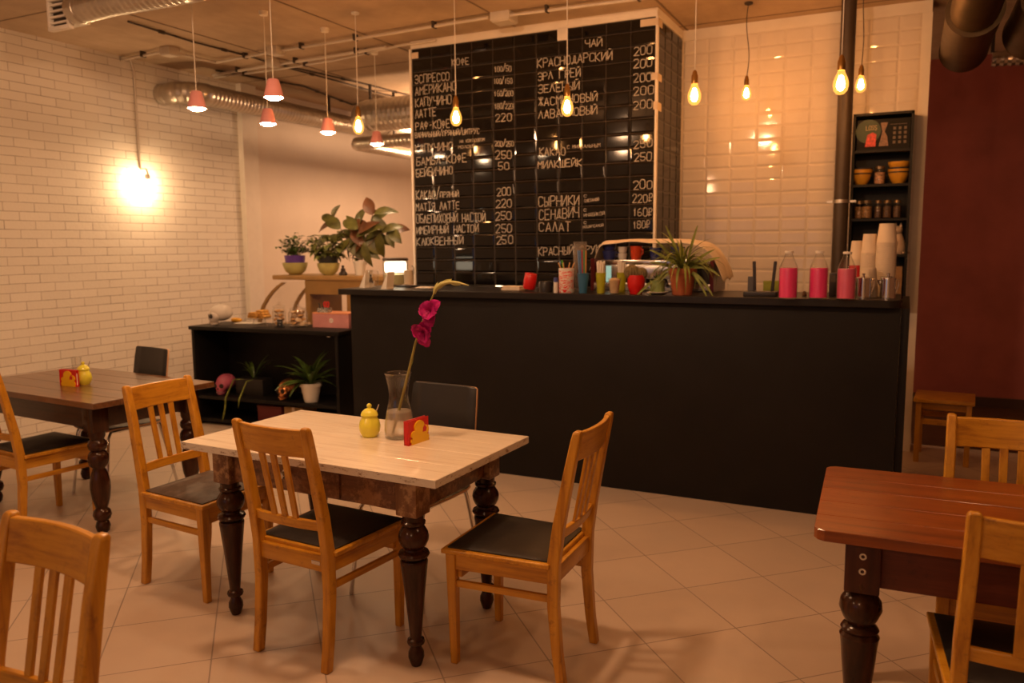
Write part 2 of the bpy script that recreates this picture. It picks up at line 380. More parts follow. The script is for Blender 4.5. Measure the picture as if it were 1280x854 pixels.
G.update({'Б': '4606003041423303', 'В': '00063645443303 3342413000', 'З': '0516364544334241301001 1333', '5': '46060333424130 10 01'.replace(' ', ''), 'Ы': '06002031322303 4640', 'Ь': '06003041423303', '6': '3615040110304142331302', '₽': '10163645443303 0131'})
def strokes(mb, text, P0, P1, h, wid, nrm, jit=.05):
    """write TEXT from P0 to P1 (baseline) as flat chalk ribbons of width WID on the wall with outward normal NRM"""
    P0, P1 = Vector(P0), Vector(P1); ex = (P1-P0); n = len(text); step = ex.length/max(n-.28, .5); ex.normalize(); ey = Vector((0, 0, 1))
    for i, ch in enumerate(text):
        gw = step*.74; big = 1.25 if ch == '/' else 1
        jx, jy, js = random.uniform(-jit, jit)*step, random.uniform(-jit, jit)*h, random.uniform(1-jit*1.5, 1+jit)
        for st in G.get(ch, '').split():
            pts = [(int(st[k]), int(st[k+1])) for k in range(0, len(st)-1, 2)]
            pts = [P0 + ex*(i*step + jx + (x+random.uniform(-.16, .16))/4*gw) + ey*(jy + (y+random.uniform(-.16, .16))/6*h*js*big) for x, y in pts]
            for a, b in zip(pts, pts[1:]):
                d = (b-a)
                if d.length < 1e-5: continue
                d.normalize(); s_ = d.cross(nrm)*wid/2; e = d*wid*.3
                mb.quad(a-e-s_, b+e-s_, b+e+s_, a-e+s_)
FACE = YM-.0072
menu = thing('chalk_menu', 'white chalk price list handwritten in Cyrillic on the black tiled pier', 'menu', ((PXL+PXR)/2, FACE, 2.3))
def menu_part(name, rows, wid=.0062):
    for tx, x0, y0, x1, y1, h in rows:
        x0 += 2 if x0 < 530 else 0; mb = MB(); a, b = PY(x0, y0, FACE), PY(x1, y1, FACE); k = (PY(x0, y0-10, FACE)-a).length/10
        strokes(mb, tx, a, b, h*k, wid if h > 6 else wid*.62, Vector((0, -1, 0)))
        o = mb.build(name, chalk, menu); o.matrix_parent_inverse = Matrix.Translation(menu.location).inverted()
menu_part('menu_heading', [('КОФЕ', 565, 82.3, 586, 80.3, 8.5), ('ЧАЙ', 731.3, 59, 752.4, 57, 9)])
menu_part('drink_name', [('ЭСПРЕССО', 517, 104.5, 561.5, 100, 10), ('АМЕРИКАНО', 517, 119.3, 570, 113, 10.5), ('КАПУЧИНО', 517.2, 133.8, 564, 129, 10.5),
  ('ЛАТТЕ', 517.2, 148, 544.7, 144.2, 10), ('РАФ-КОФЕ', 518, 162.8, 562, 159, 10), ('ВАНИЛЬНЫЙ/ПРЯНЫЙ/ЦИТРУС', 517, 172.3, 599, 166.7, 6.2), ('КАПУЧИНО', 517, 190.9, 565.4, 187.8, 10),
  ('НА КОКОСОВОМ', 575, 178.5, 605.5, 176, 3.4), ('МОЛОКЕ', 573, 186, 593.5, 184, 3.4), ('БАМБЛ-КОФЕ', 518.6, 207.5, 582.7, 201.9, 10), ('БЕЙБИЧИНО', 518.3, 221.3, 565.4, 218, 10),
  ('КАКАО/', 518.3, 249.4, 549, 248, 10.5), ('ПРЯНЫЙ', 550.3, 246.9, 573.4, 245.5, 6.6), ('МАТТЯ ЛАТТЕ', 518.3, 263.2, 573.8, 261, 9), ('ОБЛЕПИХОВЫЙ НАСТОЙ', 518.6, 278.7, 606.6, 276.8, 10.5),
  ('ИМБИРНЫЙ НАСТОЙ', 519, 293, 597.7, 290, 9.5), ('КЛЮКВЕННЫЙ', 519, 306.8, 578.5, 304.7, 9.5)])
menu_part('price', [('100/50', 617.8, 89.5, 639, 89, 6.5), ('100/150', 617.3, 104.5, 640, 104.5, 6.5), ('160/200', 617.8, 120, 641, 120, 6.5), ('180/220', 618, 136, 641, 136, 6.5),
  ('220', 619.5, 152.6, 639, 151.3, 9.5), ('200/250', 618.8, 183, 642, 183, 6.5), ('250', 619.5, 198.8, 639.2, 197.7, 10), ('50', 623, 212.4, 635.7, 212, 9), ('200', 621.2, 244.8, 638.5, 243.8, 9.5),
  ('220', 620.2, 259.7, 639.2, 259, 9.5), ('250', 619.5, 275.2, 639, 273.8, 10), ('250', 620, 290.9, 639.2, 290, 10), ('250', 620.5, 305.4, 640.6, 304.7, 10)])
menu_part('drink_name', [('КРАСНОДАРСКИЙ', 672, 85, 765, 74, 10.5), ('ЭРЛ ГРЕЙ', 672.5, 100.7, 725.5, 95.5, 10), ('ЗЕЛЕНЫЙ', 673, 116.5, 724, 112, 10), ('ЖАСМИНОВЫЙ', 673.5, 132.5, 746, 126, 10),
  ('ЛАВАНДОВЫЙ', 673.5, 148.5, 746, 142, 10), ('КАКАО', 674.5, 194.5, 706.5, 193.5, 9.5), ('С МИНДАЛЬНЫМ', 709, 186, 750, 183.5, 4), ('МИЛКШЕЙК', 672.5, 211, 727, 207.5, 9)])
menu_part('dish_name', [('СЫРНИКИ', 673.5, 258.5, 723.5, 256, 12), ('С', 730, 246.5, 733, 246.5, 3), ('СМЕТАНОЙ', 730.5, 253, 748.5, 250.8, 3.4), ('СЕНДВИЧ', 674, 275, 723.5, 272, 12.5), ('С', 730, 264, 733, 264, 3),
  ('ИНДЕЙКОЙ', 730, 271, 755.5, 268.5, 3.8), ('САЛАТ', 674, 289.3, 713, 288.5, 11), ('С', 730, 280, 733, 280, 3), ('МОЦАРЕЛЛОЙ', 729, 285.3, 754, 283, 3), ('КРАСНЫЙ ФРУКТ', 673, 320, 757, 316, 10)])
menu_part('price', [('200', 792.5, 69.7, 815, 67, 10.5), ('200', 792, 85.8, 814.5, 83, 10.5), ('200', 792, 103.5, 814, 101.2, 10.5), ('200', 792, 119.5, 816.5, 117, 10.5), ('200', 792, 137, 815, 135, 10.5),
  ('250', 792.5, 185.6, 814.5, 183.5, 10), ('250', 793, 202, 814.5, 200, 10), ('200', 792, 236.8, 814.5, 235.5, 10.5), ('220₽', 791, 253.4, 815.5, 252.5, 10), ('160₽', 791, 270.3, 815, 270, 10), ('180₽', 791, 285.8, 812, 285.5, 9.5)])
# strips of tape on the pier edges and a socket plate under its top band
def tape_at(x0, y0, x1, y1, side, label):
    a, b = PY(x0, y0, FACE), PY(x1, y1, FACE); z0, z1 = min(a.z, b.z), max(a.z, b.z); xa, xb = min(a.x, b.x), max(a.x, b.x)
    mb = MB()
    mb.box(xa, xb, FACE-.008, FACE-.006, z0, z1)
    if side > 0: mb.box(xb-.002, xb, FACE-.008, FACE+.075, z0-.006, z1-.006)
    one(mb, 'tape_strip', tape, label, 'tape', group='tape strips on the pier edges')
XE = PXR+.019
def tape_r(px, y0, y1, label):
    a = PY(px, y0, FACE); z0 = PY(818, y1, FACE).z; z1 = PY(818, y0, FACE).z
    one(MB().box(a.x, XE, FACE-.009, FACE-.007, z0, z1).box(XE-.001, XE+.001, FACE-.009, FACE+.10, z0-.004, z1-.004), 'tape_strip', tape, label, 'tape', group='tape strips on the pier edges')
tape_at(515, 66.5, 523.5, 73, 0, 'pale tape at the top left corner of the black menu wall')
tape_r(801, 23, 32, 'pale tape wrapped around the top right corner of the menu wall')
tape_r(815, 91, 100, 'pale tape wrapped on the pier edge beside the third tea price')
tape_r(817, 127, 137, 'crumpled pale tape on the pier edge beside the fifth tea price')
a = PY(697.5, 36.5, FACE); b = PY(710, 50, FACE)
o = one(MB().box(a.x, b.x, FACE-.016, FACE-.003, b.z, a.z, .003), 'socket_plate', paper, 'square white socket plate under the band of the menu wall', 'socket')
MB().box(a.x+.012, b.x-.012, FACE-.019, FACE-.015, b.z+.012, a.z-.012, .001).build('cover', white_cer, o)

# ------------------------------------------------------------------ tables
def turned_leg(prof, block, zt, mat, t, x, y, blockmat, bz):
    """a lathe-turned leg: square block from bz to zt above the turning"""
    o = MB().lathe(prof, 32, (x, y, 0)).build('leg', mat, t, SM)
    MB().box(x-block/2, x+block/2, y-block/2, y+block/2, bz, zt, .006).build('leg_block', blockmat, o, SM)
    return o
PROF_MID = [(0, 0), (.019, 0), (.024, .012), (.031, .035), (.030, .055), (.021, .073), (.019, .08), (.032, .088), (.035, .097), (.032, .106), (.022, .112), (.023, .12),
            (.030, .2), (.041, .31), (.0515, .405), (.053, .418), (.050, .424), (.036, .43), (.056, .437), (.060, .446), (.056, .455), (.038, .462), (.036, .468), (.048, .48), (.057, .50), (.0585, .515), (.055, .532), (.044, .55), (.036, .558), (.046, .563), (.047, .572), (.040, .578), (.041, .60), (.044, .62), (0, .62)]
PROF_DARK = [(0, 0), (.022, 0), (.034, .012), (.040, .04), (.034, .062), (.028, .07), (.043, .082), (.050, .105), (.044, .13), (.030, .143), (.033, .15), (.047, .20), (.054, .26), (.053, .30), (.044, .345), (.033, .372), (.034, .378),
             (.050, .395), (.057, .425), (.054, .45), (.044, .468), (.036, .474), (.046, .486), (.052, .505), (.048, .525), (.037, .538), (.038, .545), (.045, .56), (.045, .6), (0, .6)]
PROF_RED = [(0, 0), (.020, 0), (.026, .015), (.031, .04), (.022, .07), (.034, .09), (.022, .11), (.026, .13), (.036, .25), (.047, .36), (.051, .41), (.054, .432), (.056, .44), (.048, .452), (.054, .462), (.048, .472), (.038, .478), (.048, .495), (.060, .525), (.057, .55), (.044, .57), (.034, .578), (.048, .588), (.049, .605), (.047, .63), (0, .63)]
# whitewashed table in the middle
TM = thing('dining_table', 'old dining table with a worn whitewashed top and brown turned legs', 'table', (-2.114, 2.755, 0), math.radians(-1.6))
tw, td = 1.305, .742
tp = MB(); 
for k in range(4): tp.box(-tw/2, tw/2, -td/2+k*td/4+.0003, -td/2+(k+1)*td/4-.0003, .738, .77)
tp.build('tabletop', M_TOPW, TM, None, .002, 1)
# chipped white paint along the edges of the top
eb = MB(); eb.box(-tw/2-.0012, tw/2+.0012, -td/2-.0012, -td/2+.0005, .7395, .7685).box(-tw/2-.0012, tw/2+.0012, td/2-.0005, td/2+.0012, .7395, .7685)
eb.box(-tw/2-.0012, -tw/2+.0005, -td/2, td/2, .7395, .7685).box(tw/2-.0005, tw/2+.0012, -td/2, td/2, .7395, .7685)
t_ = NT('chipped_white_paint'); f_ = t_.noise(t_.coord((14, 14, 40)), 1.4, 8, .8)
t_.base(t_.ramp(f_, ((.38, (.22, .13, .07)), (.44, (.66, .62, .55)), (.8, (.76, .72, .66)))), .5)
eb.build('edge_paint', t_.m, TM)
lx0, lx1, ly0, ly1 = -.455, .50, -.295, .255
aw = .012
for nm, bx, mt in (('apron', (lx0, lx1, ly0-.018, ly0+.008, .61, .74), ap_x), ('apron', (lx0, lx1, ly1-.01, ly1+.02, .61, .74), ap_x), ('apron', (lx0-.02, lx0+.01, ly0, ly1, .61, .74), ap_x), ('apron', (lx1-.01, lx1+.02, ly0, ly1, .61, .74), ap_x)):
    MB().box(*bx, .003).build(nm, mt, TM, SM)
dr = MB().box(-.39, .17, ly0-.026, ly0-.016, .618, .732, .003).build('drawer', ap_x, TM, SM)
MB().lathe([(0, 0), (.021, 0), (.021, .004), (.013, .008), (.011, .02), (.016, .028), (.013, .034), (0, .036)], 20, (-.1, ly0-.026, .685), Vector((0, -1, 0))).build('knob', steel, dr, SM)
for x, y in ((lx0, ly0), (lx1, ly0), (lx0, ly1), (lx1, ly1)): turned_leg(PROF_MID, .094, .739, dk_z, TM, x, y, ap_z, .60)
def table_b(name, label, loc, rz, L, D, legs, prof, topmat, apron, blockmat, chamfer=0, bolts=False):
    t = thing(name, label, 'table', loc, rz)        # origin at the near corner of the top that faces the room
    s = 1 if L > 0 else -1
    mb = MB(); n = 5
    for k in range(n):
        y0, y1 = k*D/n+.0005, (k+1)*D/n-.0005
        ch = chamfer; p_ = [(0, y0), (L, y0), (L, y1), (0, y1)]
        if ch and k == 0: p_ = [(0, y0+ch), (s*ch*.35, y0+ch*.35), (s*ch, y0), (L, y0), (L, y1), (0, y1)]
        if ch and k == n-1: p_ = [(0, y0), (L, y0), (L, y1), (s*ch, y1), (s*ch*.35, y1-ch*.35), (0, y1-ch)]
        mb.loft([[(x, y, .736) for x, y in p_], [(x, y, .77) for x, y in p_]])
    mb.build('tabletop', topmat, t, None, .002, 1)
    (ax, ay), (bx, by) = legs
    for bb in ((min(ax, bx), max(ax, bx), ay-.02, ay+.008), (min(ax, bx), max(ax, bx), by-.008, by+.02), (ax-.014, ax+.014, ay, by), (bx-.014, bx+.014, ay, by)):
        MB().box(*bb, .60, .737, .003).build('apron', apron, t, SM)
    for x in (ax, bx):
        for y in (ay, by):
            o = turned_leg(prof, .096, .737, dk_z, t, x, y, blockmat, .585)
            if bolts and x == ax and y == ay:
                for z in (.655, .70): MB().lathe([(.005, 0), (.010, 0), (.010, .004), (.005, .004), (.005, 0)], 16, (x+.0, y-.0485, z), Vector((0, -1, 0))).build('bolt_ring', steel, o)
    return t
a0, a1 = PZ(116, 505, .77), PZ(0, 484.5, .77)
rl = math.radians(-3.6)
table_b('dining_table', 'dark brown dining table by the brick wall with black bulbous legs', (a0.x, a0.y, 0), rl, -1.40, .80, ((-.135, .095), (-1.24, .70)), PROF_DARK, top_dark, dk_x, dk_z)
a0, a1 = PZ(1017, 661.5, .77), PZ(1180, 682.5, .77); rr = math.atan2(a1.y-a0.y, a1.x-a0.x)
RT0 = a0
table_b('dining_table', 'reddish plank dining table cut off by the right side of the picture', (a0.x, a0.y, 0), rr, 1.35, .74, ((.135, .07), (1.20, .66)), PROF_RED, top_red, wood('red_brown_apron', (.045, .012, .008), (.10, .022, .012), (.17, .04, .02), 0, .35, (.05, .012, .01), .5), wood('red_brown_block', (.03, .01, .006), (.06, .016, .01), (.10, .03, .016), 2, .35), .03, True)

# ------------------------------------------------------------------ honey wooden chairs (front towards +y)
def make_chair(label, pad):
    t = thing('wooden_chair', label, 'chair', group='honey wooden slat back chairs')
    rx, fx, ry, fy, zs = .178, .196, -.205, .205, .462
    for s in (-1, 1):
        # back post: one sawn piece from the foot to the rounded top
        prof = [(0, -.235, .034), (.12, -.218, .037), (.30, -.203, .042), (.46, -.205, .046), (.60, -.224, .043), (.80, -.262, .038), (.92, -.287, .034), (.948, -.293, .029), (.957, -.295, .018)]
        rings = []
        for z, y, d in prof:
            wd = .036 if z < .9 else .034
            if z > .95: wd = .022
            x = s*(rx - (.004 if z > .6 else 0))
            rings.append([(x-wd/2, y-d/2, z), (x+wd/2, y-d/2, z), (x+wd/2, y+d/2, z), (x-wd/2, y+d/2, z)])
        MB().loft(rings).build('back_post', wz, t, 30, .005)
        MB().frustum((s*(fx-.004), fy-.004, 0), .029, .029, (s*fx, fy, .452), .041, .041).build('leg', wz, t, 30, .004)
        MB().frustum((s*.183, -.19, .318), .018, .026, (s*.183, -.19, .344), .018, .026)
        st = MB(); st.box(-.009, .009, 0, .40, -.013, .013, .003)
        a = math.atan2(s*(fx-rx), .40)
        m = Matrix.Translation((s*rx, -.20, .325)) @ Matrix.Rotation(-a, 4, 'Z'); bmesh.ops.transform(st.bm, matrix=m, verts=st.bm.verts)
        st.build('stretcher', wy, t, SM)
        ap = MB(); ap.box(-.011, .011, 0, .40, -.032, .032, .003)
        m = Matrix.Translation((s*(rx+.002), -.20, .415)) @ Matrix.Rotation(-a, 4, 'Z'); bmesh.ops.transform(ap.bm, matrix=m, verts=ap.bm.verts)
        ap.build('seat_rail', wy, t, SM)
    MB().box(-fx, fx, .165, .185, .35, .378, .003).build('stretcher', wx, t, SM)
    MB().box(-fx, fx, .195, .217, .383, .447, .003).build('seat_rail', wx, t, SM)
    MB().box(-rx, rx, -.216, -.194, .383, .447, .003).build('seat_rail', wx, t, SM)
    # seat frame rim and the upholstered pad
    def trap(inset, z0, z1, nm, mat, crown=0, bv=.004):
        b, f = rx+.030-inset, fx+.030-inset; y0, y1 = -.195+inset*.6, fy+.034-inset; n = 8; mb = MB(); R = []
        for z, k in ((z0, 0), (z1, 0)) if not crown else ((z0, 0), (z0+crown*.55, 0), (z1, .012)):
            r = []
            for (xa, ya), (xb, yb) in (((-b, y0), (b, y0)), ((b, y0), (f, y1)), ((f, y1), (-f, y1)), ((-f, y1), (-b, y0))):
                for i in range(n):
                    u = i/n; x, y = xa+(xb-xa)*u, ya+(yb-ya)*u; cx, cy = 0, (y0+y1)/2
                    r.append((x-math.copysign(min(k, abs(x)), x), y-math.copysign(min(k, abs(y-cy)), y-cy), z))
            R.append(r)
        mb.loft(R, cap=not crown)
        if crown:
            # puffed top
            top = R[-1]; cy = (y0+y1)/2; prev = top
            cap = []
            for s_, dz in ((.8, .006), (.5, .0095), (.2, .0105)):
                cap.append([(x*s_, cy+(y-cy)*s_, z+dz) for x, y, z in top])
            mb2 = MB(); mb2.loft(R+cap); mb.bm.free(); mb = mb2
        return mb.build(nm, mat, t, 50, 0 if crown else bv)
    trap(0, .444, .463, 'seat_frame', wx)
    trap(.020, .461, .474, 'seat_pad', pad, .013)
    def curved(z0, z1, y, th, bow, nm):
        rings = []
        for i in range(11):
            u = i/10*2-1; x = u*(rx-.012); yy = y - bow*(1-u*u)
            dz = (z1-z0)
            yl = (z1-z0)*-.19
            rings.append([(x, yy-th/2, z0), (x, yy+th/2, z0), (x, yy+th/2+yl, z1), (x, yy-th/2+yl, z1)])
        MB().loft(rings).build(nm, wx, t, 50, .004)
    curved(.838, .946, -.268, .020, .022, 'top_rail')
    curved(.545, .585, -.215, .020, .014, 'lower_rail')
    for x in (-.058, 0, .058):
        bow = .02
        MB().frustum((x*.94, -.235, .575), .026, .011, (x, -.288, .850), .028, .011).build('slat', wz, t, 30, .002)
    return t
mid = make_chair('honey wooden chair seen from behind, pushed in at the near side of the whitewashed table', leather)
mid.location = (-2.065, 2.497, 0); mid.rotation_euler.z = math.radians(-3)
MB().box(.105, .148, -.2185, -.2155, .408, .424, .002).build('maker_plate', steel, mid)
# copies without the metal plate
plate = [c for c in mid.children if c.name.startswith('maker_plate')][0]; plate.parent = None
def chair(x, y, deg, label, pad=None):
    r = dup(mid, (x, y, 0), math.radians(deg), label)
    if pad:
        for c in r.children:
            if c.name.startswith('seat_pad'):
                c.data = c.data.copy(); c.data.materials.clear(); c.data.materials.append(pad); c['label'] = 'greyish brown worn seat pad'
    return r
chair(-1.298, 2.722, 91, 'honey wooden chair at the right end of the whitewashed table, facing left')
chair(-2.975, 2.700, -92, 'honey wooden chair with a worn brown seat at the left end of the whitewashed table', leather_worn)
chair(-4.52, 2.895, -4, 'honey wooden chair with black seat tucked under the dark table by the brick wall')
c5 = PZ(0, 0, .95)
chair(-1.80, .875, 178, 'honey wooden chair in the near left corner, only its out of focus backrest showing')
n0 = PZ(1212, 637, .957)
chair(n0.x+.175, n0.y+.29, 2, 'honey wooden chair at the near side of the reddish table, black seat pushed under it')
f0 = PZ(1190, 517, .957)
chair(f0.x+.175, f0.y-.29, 180, 'honey wooden chair across the reddish table, its backrest seen above the far edge')
plate.parent = mid

# ------------------------------------------------------------------ black plywood chairs on chrome legs (front towards +y)
ply_edge = plain('pale_plywood_edge', (.55, .33, .19), .5)
blk_ply = plain('black_plywood', (.02, .021, .024), .38, 0, .5, .1)
def make_ply(label):
    t = thing('plywood_chair', label, 'chair', group='black plywood chairs on chrome legs')
    def sheet(nm, zy, half, mat, off, rounded):
        rings = []
        for i, (y, z) in enumerate(zy):
            hw = half[i]
            rings.append([(hw*(u/6*2-1), y + .012*(1-(u/6*2-1)**2)*(-1 if nm == 'backrest' else 0), z - (.008*(1-(u/6*2-1)**2) if nm == 'seat' else 0)) for u in range(7)])
        mb = MB(); R = [[mb.bm.verts.new(p) for p in r] for r in rings]
        for a, b in zip(R, R[1:]):
            for j in range(6): mb.bm.faces.new((a[j], a[j+1], b[j+1], b[j]))
        o = mb.build(nm, mat, t, SM); o.data.materials.append(ply_edge)
        s = o.modifiers.new('ply', 'SOLIDIFY'); s.thickness = .011; s.offset = 0; s.material_offset_rim = 1
        return o
    sheet('seat', [(.215, .446), (.205, .456), (.16, .462), (0, .456), (-.14, .454), (-.19, .458)], [.17, .19, .20, .20, .195, .185], blk_ply, 0, 1)
    sheet('backrest', [(-.215, .655), (-.218, .665), (-.228, .75), (-.245, .86), (-.256, .918), (-.258, .927)], [.178, .192, .194, .192, .188, .176], blk_ply, 0, 1)
    for s in (-1, 1):
        MB().tube([(s*.205, .235, 0), (s*.175, .185, .405), (s*.165, .16, .440)], .0095, 10).build('leg', chrome, t, SM)
        MB().tube([(s*.20, -.26, 0), (s*.17, -.18, .40), (s*.165, -.17, .44)], .0095, 10).build('leg', chrome, t, SM)
        MB().tube([(s*.165, .165, .440), (s*.165, -.15, .438), (s*.165, -.20, .46), (s*.165, -.218, .52), (s*.165, -.222, .66), (s*.165, -.236, .76)], .0085, 10).build('back_tube', chrome, t, SM)
    MB().tube([(-.165, .1, .436), (.165, .1, .436)], .009, 8).build('seat_tube', chrome, t, SM)
    return t
pc = make_ply('black plywood chair behind the whitewashed table, its back to the dark counter')
pc.location = (-2.02, 3.07, 0); pc.rotation_euler.z = math.radians(176)
dup(pc, (-4.62, 3.52, 0), math.radians(172), 'black plywood chair at the far side of the dark table by the brick wall')

# ------------------------------------------------------------------ bar counter
YC = 4.905; ZK = 1.283
cl, cr = PY(438, 380, YC).x, PY(1116, 588, YC).x
bar = thing('bar_counter', 'long matt black bar counter with a thin overhanging top', 'counter', ((cl+cr)/2, YC, 0))
def rel(o, root): o.matrix_parent_inverse = Matrix.Translation(root.location).inverted(); return o
rel(MB().box(cl, cr, YC, YC+.55, 0, ZK-.043, .003).build('body', counter_black, bar, SM), bar)
ct = MB(); pts = []
x0, x1, y0, y1, r = PY(421, 361, YC-.05).x, PY(1126, 377, YC-.05).x, YC-.05, YC+.62, .06
for cx, cy, s in ((x1-r, y0+r, -90), (x1-r, y1-r, 0), (x0+.02, y1-.02, 90), (x0+.02, y0+.02, 180)):
    rr_ = r if cx > 0-1.5 else .02
    for k in range(7): a = math.radians(s+k*15); pts.append((cx+rr_*math.cos(a), cy+rr_*math.sin(a)))
ct.loft([[(x, y, ZK-.043) for x, y in pts], [(x, y, ZK) for x, y in pts]])
rel(ct.build('countertop', laminate, bar, 30, .003), bar)
# black end panel of the back bar beside the counter
one(MB().box(cr+.002, cr+.045, YC+.03, YC+1.18, 0, 1.235, .002), 'end_panel', cab_black, 'narrow black end panel closing the gap at the right of the bar counter', 'panel')

# ------------------------------------------------------------------ open black cabinet left of the counter
CABY = 5.20; q0, q1 = PZ(237.5, 407.5, .9), PZ(422.9, 415, .9); ang = math.atan2(q1.y-q0.y, q1.x-q0.x); CW = (q1-q0).length; CD = .46
cab = thing('open_cabinet', 'low black open cabinet with one shelf, left of the bar counter', 'cabinet', (q0.x, q0.y, 0), ang)
MB().box(-.01, CW+.01, -.012, CD, .868, .90, .002).build('top_board', cab_black, cab, SM)
for x in (.0, CW-.05): MB().box(x+.01, x+.04, 0, CD-.01, 0, .868, .002).build('side_board', cab_black, cab, SM)
MB().box(.04, CW-.04, CD-.03, CD-.02, 0, .868).build('back_board', cab_black, cab)
MB().box(.04, CW-.04, .008, CD-.03, .24, .27, .002).build('shelf', cab_black, cab, SM)
MB().box(.04, CW-.04, .02, CD-.03, .03, .06).build('bottom_board', cab_black, cab)
MB().box(CW-.115, CW-.082, -.0005, .002, .852, .859).build('metal_tag', steel, cab)
CM = Matrix.Translation((q0.x, q0.y, 0)) @ Matrix.Rotation(ang, 4, 'Z')
def cabp(px, py, z): return PZ(px, py, z)

# ------------------------------------------------------------------ lamps
def bulb_glow_shell():  # lightly tinted shell; orange halo of the lit bulb put in as emission
    t = NT('bulb_halo_glass'); tr = t.n('ShaderNodeBsdfTransparent'); tr.inputs[0].default_value = (1, .93, .8, 1)
    em = t.n('ShaderNodeEmission'); em.inputs[0].default_value = (1, .42, .07, 1); em.inputs[1].default_value = 2.6
    mx = t.n('ShaderNodeMixShader'); mx.inputs[0].default_value = .38; t.l(tr.outputs[0], mx.inputs[1]); t.l(em.outputs[0], mx.inputs[2]); t.l(mx.outputs[0], t.out.inputs[0]); return t.m
bulb_m = emit('glowing_bulb', (1, .44, .145), BULB_E)
bulb_s = emit('glowing_small_filament', (1, .40, .11), BULB_E*1.0)
glow_shell = bulb_glow_shell()
bulb_hot = emit('glowing_led', (1, .66, .37), PINK_E)
wall_hot = emit('glowing_globe', (1, .63, .31), WALL_E)
pink = plain('dusty_pink_shade', (.70, .31, .31), .5, 0, .3, .05)
def bulb_lamp(px, py, label, y=5.08, k=1., cord=cable_white, mat_s=brass, bend=0):
    p = PY(px, py, y); t = thing('filament_bulb_lamp', label, 'lamp', p, 0, 'bare bulbs hanging over the counter')
    MB().lathe([(0, -.068*k), (.020*k, -.063*k), (.036*k, -.045*k), (.042*k, -.02*k), (.041*k, .0), (.034*k, .025*k), (.022*k, .05*k), (.018*k, .066*k)], 20).build('bulb', glow_shell, t, 180)
    MB().lathe([(0, -.046*k), (.012*k, -.042*k), (.021*k, -.026*k), (.022*k, -.008*k), (.016*k, .016*k), (.010*k, .036*k), (0, .04*k)], 12).build('filament', bulb_m if k > .9 else bulb_s, t, 180)
    MB().lathe([(.0, .064*k), (.021*k, .064*k), (.021*k, .115*k), (.016*k, .122*k), (.015*k, .135*k), (.006, .148*k), (0, .148*k)], 18).build('socket', mat_s, t, SM)
    pts = [(bend*math.sin(i/10*PI*2)*.012, 0, .146*k + (ZC-p.z-.146*k)*i/10) for i in range(11)]
    MB().tube(pts, .0034, 6).build('cord', cord, t, SM)
    MB().lathe([(0, ZC-p.z), (.03, ZC-p.z), (.03, ZC-p.z-.012), (.008, ZC-p.z-.02), (0, ZC-p.z-.02)][::-1], 16).build('ceiling_rose', cord, t, SM)
    return t
for px, py, s in ((448, 157, 'leftmost bare bulb of the row over the counter, left of the menu wall'), (570, 146, 'bare glowing bulb on white cord in front of the coffee column of the menu'),
                  (709, 133, 'bare glowing bulb on white cord in front of the tea list'), (868, 118, 'bare bulb on a pale cord just right of the black pier'), (1051, 103, 'bare bulb beside the dark vertical pipe')):
    bulb_lamp(px, py, s, k=.98 if px < 1000 else 1.03)
bulb_lamp(933, 116, 'small bare bulb on a dark cord in front of the white tiles', 6.2, .82, cable_dark, brass, 1)
bulb_lamp(1076, 105, 'small bare bulb on a dark cord just right of the vertical pipe', 5.9, .82, cable_dark, brass, .5)
for px, py, s in ((246, 130, 'pink cone pendant lamp in front of the brick wall, leftmost of the five'), (342, 116, 'largest and highest pink pendant lamp, hung beneath the ceiling conduits'), (335, 150, 'pink pendant lamp seen just below the highest one'),
                  (410, 161, 'pink pendant lamp in front of the plaster, fourth from the brick wall'), (471, 176, 'pink pendant lamp nearest the menu wall, in front of the thin duct')):
    p = PZ(px, py, 2.55); t = thing('pink_pendant_lamp', s, 'lamp', p, 0, 'pink pendant lamps')
    MB().lathe([(.060, -.028), (.062, -.03), (.036, .075), (.030, .082), (0, .084), (0, .080), (.028, .078), (.056, -.026), (.060, -.028)], 24).build('lamp_shade', pink, t, SM)
    MB().lathe([(0, -.046), (.030, -.043), (.050, -.033), (.054, -.027), (0, -.020)], 20).build('bulb', bulb_hot, t, SM)
    MB().tube([(0, 0, .08), (0, 0, ZC-p.z)], .003, 6).build('cord', cable_white, t)
    MB().lathe([(0, ZC-p.z-.03), (.03, ZC-p.z-.03), (.035, ZC-p.z), (0, ZC-p.z)], 16).build('ceiling_rose', paper, t, SM)
p = PX(185, 230, XL+.11); t = thing('wall_lamp', 'glowing globe wall lamp at the foot of a conduit on the brick wall', 'lamp', (XL, p.y, p.z))
MB().ball((.11, 0, 0), .034, 3).build('bulb', wall_hot, t, 180)
MB().lathe([(0, .034), (.022, .034), (.024, .075), (.018, .09), (0, .09)], 16, (.11, 0, 0)).build('socket', paper, t, SM)
MB().tube([(.11, 0, .085), (.11, 0, .12), (.09, 0, .14), (.02, 0, .14), (.012, 0, .17)], .008, 8).build('arm', paper, t, SM)
MB().tube([(.014, 0, .15), (.014, 0, ZC-p.z-.10), (.016, -.03, ZC-p.z-.03), (.03, -.05, ZC-p.z-.012)], .011, 10).build('conduit', pvc, t, SM)

